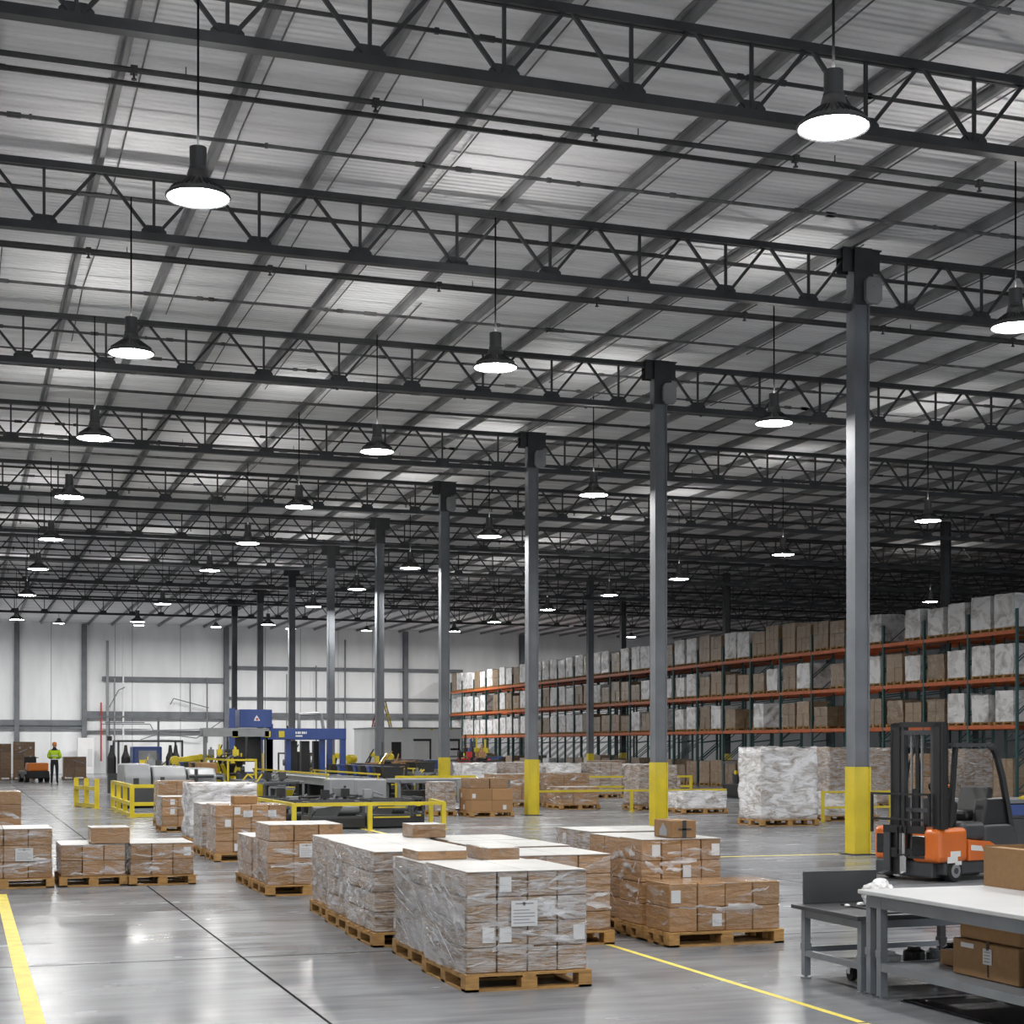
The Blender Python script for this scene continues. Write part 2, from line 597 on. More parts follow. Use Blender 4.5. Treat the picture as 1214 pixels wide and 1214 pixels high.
for pts in ([(9.0, 4.3), (9.6, 5.4), (10.0, 5.6)], [(12.9, 4.5), (13.1, 4.9), (15.4, 4.3)], [(8.5, 3.2), (11.6, 3.2), (11.8, 2.8), (16.0, 2.9)], [(11.0, 2.2), (12.2, 2.6), (14.6, 2.3), (16.2, 3.4)]):
    MB().tube([(a, YF - .5, b) for a, b in pts], .035, 6).build('wall_pipe', 'grey_mid', wb)


# ------------------------------------------------------------------ roof trusses
def truss_geo(x0, x1, n):
    p = (x1 - x0) / n
    out = {}
    out['top_chord'] = [MB().box(x0, -.065, .86, x1, -.012, .95).box(x0, .012, .86, x1, .065, .95).box(x0, -.065, .94, x1, .065, .955)]
    out['bottom_chord'] = [MB().box(x0, -.075, .0, x1, -.012, .10).box(x0, .012, .0, x1, .075, .10).box(x0, -.075, -.012, x1, .075, .005)]
    posts, diags, gus = [], [], []
    for k in range(n):
        g = x0 + p * (k + .5)
        posts.append(MB().bar((g, 0, .08), (g, 0, .88), .038))
        for sx in (-1, 1):
            diags.append(MB().bar((g + sx * .06, 0, .12), (g + sx * (p / 2 - .04), 0, .89), .046, .042))
        gus.append(MB().prism([(g - .18, .08), (g + .18, .08), (g + .17, .15), (g + .10, .22), (g - .10, .22), (g - .17, .15)], -.012, .012))
    out['post'], out['diagonal'], out['gusset_plate'] = posts, diags, gus
    return out


SPANS = [(-2.62, 13.56, 11), (13.90, 32.80, 13), (33.12, 52.0, 13), (52.2, 71.2, 13), (71.4, 89.8, 13)]
SPN = ['over the aisle and pallets', 'between yellow-footed columns and racks', 'over the racks', 'beyond the racks', 'over the far side']
GEO = [truss_geo(*s) for s in SPANS]
PARTME, WHOLE = {}, {}
for si, g in enumerate(GEO):
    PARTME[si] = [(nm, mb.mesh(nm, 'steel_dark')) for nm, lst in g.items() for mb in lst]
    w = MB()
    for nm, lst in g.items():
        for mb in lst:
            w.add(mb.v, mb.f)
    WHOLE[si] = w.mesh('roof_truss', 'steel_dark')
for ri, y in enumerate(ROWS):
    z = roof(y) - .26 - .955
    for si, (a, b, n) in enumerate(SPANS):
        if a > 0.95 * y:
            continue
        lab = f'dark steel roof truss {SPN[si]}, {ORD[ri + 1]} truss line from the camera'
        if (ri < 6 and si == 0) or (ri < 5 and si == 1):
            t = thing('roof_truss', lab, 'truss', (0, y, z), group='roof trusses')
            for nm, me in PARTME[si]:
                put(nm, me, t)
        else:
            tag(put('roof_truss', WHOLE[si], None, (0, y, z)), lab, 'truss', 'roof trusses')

# sprinkler pipes hung under the purlins, one a bay
for k, (a, b) in enumerate(zip(ROWS, ROWS[1:])):
    y = a + (b - a) * .45
    z = roof(y) - .36
    t = thing('sprinkler_pipe', f'dark sprinkler pipe slung under the roof between truss lines {k + 1} and {k + 2} from the camera', 'pipe', (0, y, z), group='sprinkler pipes under the roof')
    x1 = min(80, .78 * y)
    mb = MB().cyl((XL + .1, 0, 0), (x1, 0, 0), .036, 8)
    xx = -1
    while xx < min(x1 - .5, 35):
        mb.cyl((xx, 0, -.03), (xx, 0, -.10), .015, 6).cyl((xx, 0, -.10), (xx, 0, -.115), .035, 6)
        mb.box(xx - .04, -.045, -.045, xx + .04, .045, .045)
        mb.bar((xx + .6, 0, .02), (xx + .6, 0, .12), .012)
        xx += 2.9
    mb.build('pipe', 'pipe_dark', t)


# ------------------------------------------------------------------ columns
def h_section(mb, w, z0, z1, rec=.035, t=.022):
    h = w / 2
    mb.box(-h, -h, z0, -h + t, h, z1).box(h - t, -h, z0, h, h, z1)
    mb.box(-h + t, -h + rec, z0, h - t, h - rec, z1)
    return mb


COLS = [(13.73, y, i) for i, y in enumerate(ROWS[1:10])]
for n, (x, y, i) in enumerate(COLS):
    t = thing('steel_column', f'grey steel column with yellow foot, {ORD[n + 1]} of its row from the camera', 'column', (x, y, 0), group='yellow-footed columns')
    top = roof(y) - .22
    h_section(MB(), .27, 1.42, top).build('shaft', 'steel_col', t)
    o = h_section(MB(), .30, .02, 1.42, .03).build('yellow_guard', 'yellow', t)
    o['label'] = 'yellow painted column foot'
    MB().box(-.22, -.22, 0, .22, .22, .02).build('base_plate', 'steel_dark', t)
    MB().box(-.34, -.105, top - .38, -.13, -.09, top).box(.13, -.105, top - .38, .34, -.09, top).box(-.34, .09, top - .38, -.13, .105, top).box(.13, .09, top - .38, .34, .105, top).box(-.36, -.13, top - .02, .36, .13, top + .005).box(-.16, -.17, top - .9, .16, -.137, top).build('cap_bracket', 'steel_dark', t)
    if n < 4:
        MB().prism([(.0, top - .84), (.05, top - .90), (.24, top - .90), (.29, top - .84), (.29, top - .54), (.24, top - .48), (.05, top - .48), (0, top - .54)], -.26, -.18).cyl((.15, -.262, top - .62), (.15, -.275, top - .62), .025, 10).build('junction_box', 'steel_purlin', t)
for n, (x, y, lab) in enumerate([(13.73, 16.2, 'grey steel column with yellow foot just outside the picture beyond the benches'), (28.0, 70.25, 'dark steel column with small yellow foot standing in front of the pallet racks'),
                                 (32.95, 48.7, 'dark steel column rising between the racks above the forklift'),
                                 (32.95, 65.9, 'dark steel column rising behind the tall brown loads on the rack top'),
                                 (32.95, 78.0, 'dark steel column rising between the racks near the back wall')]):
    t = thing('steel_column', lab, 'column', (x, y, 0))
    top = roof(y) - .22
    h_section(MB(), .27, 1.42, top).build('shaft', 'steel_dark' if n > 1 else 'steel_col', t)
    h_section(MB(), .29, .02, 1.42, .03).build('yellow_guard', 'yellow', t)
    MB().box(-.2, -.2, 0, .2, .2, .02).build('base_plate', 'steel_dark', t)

# ------------------------------------------------------------------ lamps
LZ = 7.15
LROWS = [(2.2, [15.94, 22.55, 28.96, 36.0, 43.5, 50.9, 59.8, 71.5], 'in the row over the empty aisle'),
         (7.2, [12.33, 21.71, 28.6, 35.8, 42.65, 49.6, 61.8, 71.0], 'in the row over the pallets'),
         (12.85, [17.44, 23.94, 32.04, 39.25, 46.95, 53.9, 61.1, 70.8], 'in the row along the yellow-footed columns'),
         (21.9, [33.1, 40.27, 47.2, 53.1, 59.5, 66.2, 72.2], 'in the row before the racks'),
         (37.1, [55.9], 'above the pallet racks')]
FILL_LAMPS = [(2.2, 9.3), (2.2, 2.5), (7.0, 4.5), (12.8, 10.5), (12.8, 3.0), (21.9, 19.0), (21.9, 26.0), (32, 30)]  # extra lamps outside the view, added for their light
t = thing('pendant_lamp', 'x', 'lamp', (0, 0, LZ), group='pendant lamps')
sh = MB()
sh.lathe([(.316, 0), (.322, .012), (.316, .03), (.25, .075), (.17, .13), (.115, .20), (.098, .27), (.085, .27), (.10, .19), (.16, .115), (.24, .06), (.30, .012), (.316, 0)], 32)
sh.build('shade', 'lamp_grey', t, smooth=True)
mb = MB()
for k in range(32):
    a = 2 * PI * k / 32
    d = Vector((math.cos(a), math.sin(a), 0))
    mb.bar(d * .13 + Vector((0, 0, .17)), d * .27 + Vector((0, 0, .068)), .006, .03)
mb.build('cooling_fins', 'lamp_grey', t)
MB().lathe([(0, .27), (.092, .27), (.092, .30), (.085, .31), (.085, .50), (.078, .50), (.078, .44), (0, .44)], 20).build('driver_housing', 'lamp_grey', t)
MB().lathe([(0, .012), (.12, .011), (.22, .009), (.296, .008)], 32).build('lens', 'lens', t)
MB().lathe([(.296, .004), (.312, -.004), (.318, .006), (.296, .014)], 32).build('rim', 'lamp_grey', t)
rodm = MB().cyl((0, 0, .44), (0, 0, 2.15), .012, 6).mesh('rod', 'rod_black')
put('rod', rodm, t)
MB().lathe([(.02, .445), (.073, .445)], 20).build('uplight_lens', 'uplight', t)
lamp0, lamp_tree, first = t, tree_of(t), True
for x, ys, w in LROWS:
    for k, y in enumerate(ys):
        lab = f'grey pendant lamp {w}, {ORD[k + 1]} from the camera'
        if len(ys) == 1:
            lab = f'single grey bell-shaped pendant lamp {w}'
        if first:
            t.location = (x, y, LZ)
            t['label'] = lab
            first = False
        else:
            dup(lamp0, (x, y, LZ + .45 * (len(ys) == 1)), lab, tree=lamp_tree)
for k, (x, y) in enumerate(FILL_LAMPS):
    dup(lamp0, (x, y, LZ), 'grey bell-shaped pendant lamp added out of view to light the hall', group='added fill lamps out of view', tree=lamp_tree)

t = thing('pendant_lamp', 'x', 'lamp', (0, 0, 9.0), group='added lamps brightening the back wall')  # made-up fill lamps, hung high among the trusses to brighten the back wall
MB().lathe([(.316, 0), (.322, .012), (.30, .05), (.20, .12), (.12, .20), (.10, .30), (.0, .30)], 24).build('shade', 'lamp_grey', t, smooth=True)
MB().lathe([(0, .012), (.15, .011), (.30, .008)], 24).build('lens', 'wall_fill_lens', t)
MB().cyl((0, 0, .3), (0, 0, .6), .014, 6).build('rod', 'pipe_dark', t)
wt = tree_of(t)
for k, x in enumerate((1.0, 5.4, 10.0, 14.6, 19.2, 24.0, 29.0, 35.0, 42.0)):
    lab = f'{ORD[k + 1]} added lamp from the aisle, put in to brighten the back wall'
    if k == 0:
        t.location = (x, 98.0, 9.0)
        t['label'] = lab
    else:
        dup(t, (x, 98.0, 9.0), lab, tree=wt)


# ------------------------------------------------------------------ pallets and loads
def pallet_parts(w, d, h=.125, n=None):
    """block pallet, w along x, d along y; origin at its lower corner"""
    n = n or max(4, round(d / .19))
    P = {}
    ds = .018
    bw = min(.13, d / n * .8)
    deck = []
    for k in range(n):
        y = k * (d - bw) / (n - 1)
        deck.append(MB().box(0, y, h - ds, w, y + bw, h))
    P['deck_board'] = deck
    P['stringer_board'] = [MB().box(x, 0, h - 2 * ds, x + .1, d, h - ds) for x in (0, w / 2 - .05, w - .1)]
    P['block'] = [MB().box(x, y, ds, x + .1 + .02 * (i == 1), y + .12, h - 2 * ds) for i, x in enumerate((0, w / 2 - .06, w - .1)) for y in (0, d / 2 - .06, d - .12)]
    P['bottom_board'] = [MB().box(0, y, 0, w, y + .1, ds) for y in (0, d / 2 - .05, d - .1)] + [MB().box(x, 0, 0, x + .1, d, ds * .98) for x in (0, w - .1)]
    return P


def pallet(x0, y0, w, d, label, group, h=.125, detail=True, z=0):
    if detail:
        t = thing('wooden_pallet', label, 'pallet', (x0, y0, z), group=group)
        for nm, lst in pallet_parts(w, d, h).items():
            for mb in lst:
                mb.build(nm, 'pallet_wood', t)
        return t
    w_ = MB()
    for nm, lst in pallet_parts(w, d, h).items():
        for mb in lst:
            w_.add(mb.v, mb.f)
    return tag(w_.build('wooden_pallet', 'pallet_wood', None, (x0, y0, z)), label, 'pallet', group)


CART = {}


def carton_mesh(dx, dy, dz, m):
    k = (round(dx, 3), round(dy, 3), round(dz, 3), m)
    if k not in CART:
        mb = MB()
        g = .003
        mb.box(g, g, g * .5, dx - g, dy - g, dz - g * .5)
        CART[k] = mb.mesh('carton', [m])
        bm = bmesh.new()
        bm.from_mesh(CART[k])
        bmesh.ops.bevel(bm, geom=list(bm.edges), offset=min(.006, dz * .04), segments=1, affect='EDGES')
        bm.to_mesh(CART[k])
        bm.free()
    return CART[k]


def ribbons(w, d, z0, z1, n, rg, left=True):
    """creases and ropes of stretch film, standing a few millimetres off the load"""
    mb = MB()
    H = z1 - z0
    for k in range(n):
        front = (not left) or rg.random() < .5
        ln = w if front else d
        a = rg.uniform(-.05, .75) * ln
        b = min(ln, a + rg.uniform(.12, .6) * ln)
        a = max(0, a)
        za = rg.uniform(.03, .97) * H + z0
        zb = min(z1 - .005, max(z0 + .005, za + rg.gauss(0, .09 if front else .16) * H))
        wd = rg.choice((.003, .005, .008, .012, .02, .034))
        S = 7
        ph = rg.uniform(0, 6)
        vs = []
        for i in range(S + 1):
            t = i / S
            s_ = a + (b - a) * t
            z = za + (zb - za) * t + .008 * math.sin(ph + t * 9) + .006 * math.sin(ph * 2 + t * 17)
            hw = wd * (.35 + .65 * math.sin(PI * (t * .94 + .03)))
            for sg in (-1, 1):
                o = -(.004 + .006 * (sg > 0) + .003 * math.sin(ph + i))
                zz = min(z1, max(z0, z + sg * hw))
                vs.append((s_, o, zz) if front else (o, s_, zz))
        mb.add(vs, [(2 * i, 2 * i + 2, 2 * i + 3, 2 * i + 1) for i in range(S)])
    return mb


def drape(d, z0, z1, rg, out=.02):
    """a sheet of film hanging over the -x face, slack between its corners"""
    mb = MB()
    nu, nv = 16, 12
    vs = []
    sd = rg.uniform(0, 99)
    for i in range(nu + 1):
        for j in range(nv + 1):
            u, v = i / nu, j / nv
            b = noise.noise((u * 3 + sd, v * 6 + u * 3, sd)) * .022
            x = -(.008 + out * math.sin(PI * u) ** .5 * (.3 + .7 * (1 - v)) + abs(b))
            vs.append((x, u * d, z0 + (z1 - z0) * v))
    mb.add(vs, [(i * (nv + 1) + j, (i + 1) * (nv + 1) + j, (i + 1) * (nv + 1) + j + 1, i * (nv + 1) + j + 1) for i in range(nu) for j in range(nv)])
    return mb


def paper(parent, w, h, x, y, z, face='y', lines=5, lab='white printed paper sheet'):
    """printed sheet on the -y (or -x) face"""
    t = .003
    if face == 'y':
        o = MB().box(0, -t, 0, w, 0, h).build('paper_sheet', 'paper', parent, (x, y, z))
        mb = MB().box(.15 * w, -t - .001, h * .86, .85 * w, -t, h * .91).box(.44 * w, -t - .001, h * .80, .54 * w, -t, h * .95)
        for k in range(lines):
            zz = h * (.12 + .62 * k / max(1, lines))
            mb.box(.08 * w, -t - .001, zz, w * (.9 - .2 * (k % 3 == 1)), -t, zz + h * .035)
    else:
        o = MB().box(-t, 0, 0, 0, w, h).build('paper_sheet', 'paper', parent, (x, y, z))
        mb = MB()
        for k in range(lines):
            zz = h * (.15 + .7 * k / max(1, lines))
            mb.box(-t - .001, .1 * w, zz, -t, .85 * w, zz + h * .07)
    o['label'] = lab
    mb.build('printed_lines', 'ink', o)
    return o


def lumpy(w, d, h, m, sd, amp=.03, cuts=5, fq=3.0):
    bm = bmesh.new()
    bmesh.ops.create_cube(bm, size=1)
    bmesh.ops.subdivide_edges(bm, edges=list(bm.edges), cuts=cuts, use_grid_fill=True)
    for v in bm.verts:
        p = Vector((v.co.x * w, v.co.y * d, (v.co.z + .5) * h))
        n = noise.noise_vector((p.x * fq + sd, p.y * fq, p.z * fq)) * amp
        if v.co.z < -.49:
            n.z = 0
        tz = v.co.z + .5
        q = 1 - .05 * max(0, abs(tz - .5) - .3)
        v.co = Vector((p.x * q + n.x, p.y * q + n.y, max(0, p.z + n.z)))
    me = bpy.data.meshes.new('wrapped_load')
    bm.to_mesh(me)
    bm.free()
    me.materials.append(M[m])
    return me


def load(x0, y0, w, d, ztop, cols, rows, tiers, lab, m='kraft_film', wrap=40, ph=.125, pad=.03, ptag=None, group='wrapped pallet loads',
         sheet=True, labels=0, drp=False, seed=0, pdetail=True, skip=None, lump=False):
    """a pallet and, standing on it, a load of cartons bound in stretch film"""
    rg = random.Random(seed + int(x0 * 100) + int(y0 * 10))
    pallet(x0 - pad * .6, y0 - pad, w + pad * 1.4, d + pad * 1.6, ptag or ('pallet under the ' + lab), 'pallets on the floor', ph, pdetail)
    t = thing('wrapped_load', lab, 'pallet load', (x0, y0, ph + .001), group=group)
    H = ztop - ph - (.006 if sheet else 0)
    dx, dy, dz = w / cols, d / rows, H / tiers
    if lump:
        o = put('wrapped_cartons', lumpy(w, d, H, m, seed * 3.3, .045, 14, 4.5), t, (w / 2, d / 2, 0))
        for p in o.data.polygons:
            p.use_smooth = True
        tiers = 0
    me = carton_mesh(dx, dy, dz, m)
    fr = []
    for k in range(tiers):
        for i in range(cols):
            for j in range(rows):
                if 0 < i < cols - 1 and 0 < j < rows - 1 and k < tiers - 1:
                    continue
                if skip and skip(i, j, k):
                    continue
                o = put('carton', me, t, (i * dx + rg.uniform(-.003, .003), j * dy + rg.uniform(0, .003), k * dz))
                if j == 0 or i == 0:
                    fr.append((o, i, j))
    for o, i, j in rg.sample(fr, min(labels, len(fr))):
        lw, lh = min(.09, dx * .4), min(.11, dz * .6)
        mb = MB()
        if j == 0:
            px = rg.choice((.06, .52)) * dx
            mb.box(px, -.003, dz * .2, px + lw, .004, dz * .2 + lh)
        else:
            py = rg.choice((.1, .5)) * dy
            mb.box(-.003, py, dz * .2, .004, py + lw, dz * .2 + lh)
        q = mb.build('carton_label', 'paper', o)
        q['label'] = 'white shipping label'
    if sheet:  # added pale cap: overhead light on the film, put into colour
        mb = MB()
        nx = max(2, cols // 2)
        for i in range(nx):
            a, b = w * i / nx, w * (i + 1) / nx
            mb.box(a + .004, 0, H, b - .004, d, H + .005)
        mb.build('top_light_cap', 'painted_top_light', t)
    if wrap:
        ribbons(w, d, .02, H, wrap, rg).build('stretch_wrap', 'film', t)
    if drp:
        drape(d, .0, H, rg).build('film_drape', 'film_dense', t)
        mb = MB()
        for k in range(16):      # taut folds running down the slack film towards its front corner
            ya = rg.uniform(.25, 1.0) * d
            yb = max(0.0, ya - rg.uniform(.25, .8) * d)
            za = rg.uniform(.25, .98) * H
            zb = max(.01, za - rg.uniform(.08, .45) * H)
            wd = rg.choice((.003, .004, .006, .009))
            vs = []
            for i in range(9):
                q = i / 8
                y, z = ya + (yb - ya) * q, za + (zb - za) * (q ** 1.3)
                hw = wd * math.sin(PI * (.06 + .88 * q))
                for sg in (-1, 1):
                    vs.append((-.040 - .012 * math.sin(PI * q), y, max(0, z + sg * hw)))
            mb.add(vs, [(2 * i, 2 * i + 2, 2 * i + 3, 2 * i + 1) for i in range(8)])
        mb.build('film_folds', 'film_fold', t)
    return t


def box_thing(name, x0, y0, z0, dx, dy, dz, lab, m='kraft', cat='box', tapes=True, rz=0, group=None, top=None):
    t = thing(name, lab, cat, (x0, y0, z0 + .001), rz, group)
    put('carton_body', carton_mesh(dx, dy, dz, m), t)
    if tapes:
        c = dx / 2
        MB().box(c - .025, -.001, dz * .72, c + .025, .001, dz).box(c - .025, 0, dz - .0015, c + .025, dy, dz + .0006).build('tape', 'tape', t)
    if top:  # pale cap painted as the light falling on the carton top
        MB().box(.004, .004, dz, dx - .004, dy - .004, dz + .003).build('top_light_cap', top, t)
    return t


# row of wrapped loads beside the aisle, front to back
t = load(3.40, 10.90, .92, 1.10, .855, 4, 3, 4, 'film-wrapped carton load with printed white sheet, front of the row', wrap=75, labels=7, drp=True, seed=1, m='kraft_heavy_film')
paper(t, .20, .185, .33, -.012, .33)
load(3.47, 12.09, .94, 1.08, .82, 3, 3, 4, 'sagging film-wrapped carton load directly behind the one with the white sheet', wrap=60, drp=True, seed=2, m='kraft_heavy_film')
load(3.40, 13.60, .98, 1.03, .83, 3, 3, 4, 'film-wrapped carton load third from the front in the aisle row', wrap=60, labels=6, seed=3, m='kraft_heavy_film')
load(3.45, 14.70, .98, 1.03, .82, 3, 3, 4, 'film-wrapped carton load fourth from the front in the aisle row', wrap=55, labels=4, seed=4, m='kraft_heavy_film')
load(3.52, 15.80, 1.02, 1.03, .81, 3, 3, 4, 'film-wrapped carton load fifth from the front in the aisle row', wrap=45, seed=5, m='kraft_heavy_film')
load(4.52, 13.15, .92, 1.03, .80, 3, 3, 4, 'bright-topped wrapped load inside the aisle row, beside the third load', wrap=40, seed=6)
load(4.56, 14.25, .92, 1.03, .81, 3, 3, 4, 'bright-topped wrapped load inside the aisle row, beside the fourth load', wrap=40, seed=7)
load(4.60, 15.33, .85, .95, .81, 3, 3, 4, 'bright-topped wrapped load inside the aisle row, beside the fifth load', wrap=30, seed=8)
box_thing('cardboard_box', 3.52, 12.62, .82, .42, .50, .07, 'flat open-topped carton lying on the sagging load', 'kraft_light_film', top='painted_top_light')
box_thing('cardboard_box', 4.02, 12.30, .82, .27, .62, .105, 'small brown carton with taped seam on top of the sagging load', 'kraft_light_film', top='painted_top_light')
box_thing('cardboard_box', 4.36, 15.84, .811, .36, .42, .135, 'carton in clear film standing alone at the back of the aisle row', 'kraft_light_film', top='painted_top_light')
# two loads further along the aisle
t = load(3.38, 18.63, .92, 1.03, .635, 3, 3, 2, 'brown load with printed sheet and raised top cartons, middle of the aisle', m='kraft_film', wrap=45, seed=9, sheet=False)
paper(t, .17, .16, .37, -.012, .32)
load(3.37, 19.75, .85, 1.03, .634, 2, 3, 3, 'low brown wrapped load behind the load with raised top cartons', m='kraft_film', wrap=30, seed=10)
for k in range(3):
    box_thing('cardboard_box', 3.40 + k * .295, 18.65, .637, .29, .98, .19, ['light brown carton at the aisle end of the raised tier', 'light brown carton in the middle of the raised tier', 'light brown carton at the far end of the raised tier'][k], 'kraft_light_film', top='painted_top_light', group='raised top cartons')
# mid group
t = load(3.63, 24.40, 1.08, 1.0, .86, 4, 3, 4, 'long brown carton load with torn film and small box on top', m='kraft_light_film', wrap=20, labels=5, seed=11, sheet=False)
paper(t, .14, .1, .42, -.01, .55)
paper(t, .12, .1, .80, -.01, .55)
box_thing('cardboard_box', 3.98, 24.8, .861, .36, .4, .12, 'small brown box on top of the long brown load', 'kraft')
load(3.62, 25.80, 1.0, 1.0, .83, 3, 3, 4, 'wrapped load hidden close behind the long brown load', wrap=40, seed=12, m='kraft_heavy_film')
load(3.80, 28.6, 1.2, 1.0, 1.10, 3, 3, 4, 'tall silvery white wrapped load behind the long brown load', m='white_wrap', wrap=30, seed=13, lump=True)
load(3.87, 33.3, .95, 1.0, .72, 3, 2, 3, 'brown load with white film side near the yellow cage', m='kraft_light_film', wrap=25, seed=14, drp=True, labels=3)
load(4.10, 36.0, .8, .9, .99, 2, 2, 3, 'brown load with torn paper top beside the yellow cage', m='kraft_light_film', wrap=15, seed=15, sheet=False)
# aisle left side
load(1.16, 20.70, .79, 1.05, .52, 3, 3, 2, 'low brown load with one box on top, nearer the yellow floor line', m='kraft_film', wrap=30, labels=2, seed=16)
load(2.0, 20.60, .79, 1.05, .53, 3, 3, 2, 'low brown load with plain bright top across the floor joint', m='kraft_film', wrap=30, labels=2, seed=17)
box_thing('cardboard_box', 1.53, 20.73, .525, .48, .62, .20, 'brown carton standing on the low load beside the yellow floor line', 'kraft_light_film', top='painted_top_light')
t = load(-.10, 20.65, 1.16, 1.0, .735, 4, 3, 3, 'brown load with printed sheet behind the end of the yellow line', m='kraft_film', wrap=40, seed=18)
paper(t, .21, .16, .72, -.012, .21)
load(-.12, 28.0, 1.06, 1.0, 1.0, 3, 3, 4, 'brown taller load cut off by the picture edge', m='kraft_light_film', wrap=20, labels=4, seed=19, sheet=False)
# right-hand group
load(5.83, 12.76, 1.08, .52, .552, 4, 1, 2, 'low two-tier brown carton load in front of the brown stacks', m='kraft_light_film', wrap=16, labels=2, seed=20, sheet=False)
load(5.83, 13.37, .80, .53, .905, 4, 1, 4, 'four-tier brown carton load with a loose box on top', m='kraft_light_film', wrap=40, labels=6, seed=21)
load(5.88, 14.0, .82, .78, .89, 2, 2, 4, 'brown carton load second behind the low two-tier load', m='kraft_light_film', wrap=35, labels=5, seed=22)
load(5.93, 14.87, 1.05, .98, .90, 3, 3, 4, 'bright-topped wrapped load at the back of the brown stacks', m='kraft_heavy_film', wrap=50, labels=2, seed=23)
t = box_thing('cardboard_box', 6.15, 13.42, .905, .255, .40, .165, 'dark-taped brown box alone on the four-tier brown load', 'kraft')
MB().box(.11, -.002, 0, .15, 0, .165).box(.07, -.002, .075, .20, 0, .09).build('black_tape', 'ink_black', t)
MB().prism([(.10, .02), (.26, .02), (.26, .07), (.18, .14), (.10, .08)], -.002, 0, 'x').build('printed_mark', 'ink', t)

# big white load and the ones around the forklift
load(16.55, 31.4, 1.38, 1.1, 1.74, 4, 3, 6, 'tall white film-wrapped load standing alone before the racks', m='white_wrap', wrap=60, ph=.14, seed=24, lump=True)
load(19.1, 33.0, 1.35, 1.1, .68, 3, 2, 3, 'low white wrapped load behind the first yellow-footed column', m='white_wrap', wrap=20, seed=25, lump=True)
load(23.2, 40.0, .95, 1.1, 1.72, 3, 2, 4, 'tall white and brown wrapped load behind the first column, aisle side', m='kraft_heavy_film', wrap=30, seed=26, pdetail=False, lump=True)
load(24.3, 40.0, .95, 1.1, 1.70, 3, 2, 4, 'tall white and brown wrapped load behind the forklift mast', m='kraft_heavy_film', wrap=30, seed=27, pdetail=False, lump=True)
load(26.6, 40.6, 1.0, 1.1, 1.62, 3, 2, 4, 'wrapped brown load seen through the forklift cab', m='kraft_film', wrap=30, seed=28, pdetail=False)
load(28.4, 41.0, 1.0, 1.1, 1.68, 3, 2, 4, 'wrapped brown load behind the forklift overhead guard', m='kraft_heavy_film', wrap=30, seed=29, pdetail=False)

# loads on the far side of the floor, before the racks
load(11.9, 37.8, 1.1, 1.0, .70, 2, 2, 2, 'brown carton load before the third column foot', m='kraft', wrap=0, labels=4, seed=30, sheet=False)
for k in range(2):
    box_thing('cardboard_box', 11.93 + k * .5, 37.9, .701, .48, .85, .26, ['upper brown carton nearer the conveyors on the load by the third column', 'upper brown carton nearer the column on the load by the third column'][k], 'kraft_light_film')
load(11.2, 38.6, .55, .9, .86, 2, 2, 3, 'narrow wrapped load beside the brown carton load at the conveyors', m='kraft_heavy_film', wrap=20, seed=31)
FAR = [(14.6, 44.0, 1.2, .95, 'kraft_film', 'wrapped brown load just past the third column foot'),
       (16.0, 43.2, 1.2, .98, 'kraft_film', 'wrapped load in a wooden crate base behind the yellow rail'),
       (17.5, 40.3, 1.15, 1.24, 'kraft_heavy_film', 'tall pinkish brown wrapped load right behind the second column foot'),
       (15.7, 41.6, 1.15, .62, 'kraft_film', 'low wrapped load in front of the yellow rail middle'),
       (17.7, 37.9, 1.25, .57, 'white_wrap', 'low white wrapped load caged by yellow rail ends'),
       (19.6, 44.5, 1.1, .8, 'kraft_heavy_film', 'wrapped load behind the low white caged load'),
       (15.6, 50.5, 1.2, 1.2, 'white_wrap', 'white wrapped load in the far row, first from the office'),
       (17.1, 50.5, 1.2, 1.22, 'kraft_heavy_film', 'milky wrapped load in the far row, second from the office'),
       (18.6, 50.5, 1.2, 1.18, 'white_wrap', 'white wrapped load in the far row, third from the office'),
       (20.1, 50.5, 1.2, 1.2, 'kraft_heavy_film', 'milky wrapped load in the far row, fourth from the office'),
       (21.6, 50.2, 1.2, 1.15, 'white_wrap', 'white wrapped load in the far row, last from the office'),
       (19.5, 57, 1.2, 1.0, 'kraft_film', 'brown load standing in the floor beyond the far row'),
       (23.4, 58, 1.2, 1.2, 'kraft_film', 'brown load standing before the rack uprights beyond the far row')]
for k, (x, y, w, zt, m, lab) in enumerate(FAR):
    load(x, y, w, 1.1, zt, 3, 2, 3, lab, m=m, wrap=20, seed=40 + k, pdetail=k < 6, sheet=k != 1, lump=k in (2, 4, 6, 8, 10))
# far end of the aisle
load(2.55, 88.4, 1.1, 1.1, 2.0, 2, 2, 4, 'double-height brown carton stack by the back wall', m='kraft_light_film', wrap=8, seed=60, sheet=False, pdetail=False, labels=3)
load(1.35, 88.4, 1.1, 1.1, 1.9, 2, 2, 4, 'double-height brown carton stack at the picture edge by the back wall', m='kraft_light_film', wrap=8, seed=61, sheet=False, pdetail=False, labels=3)
load(5.1, 88.6, 1.2, 1.1, 1.2, 2, 2, 2, 'low brown carton stack behind the worker by the back wall', m='kraft_light_film', wrap=8, seed=62, sheet=False, pdetail=False)

# ------------------------------------------------------------------ pallet racks
LEV = [2.44, 3.96, 5.48]
BAY, NB, YR = 2.6, 24, 43.0
RD = 1.05


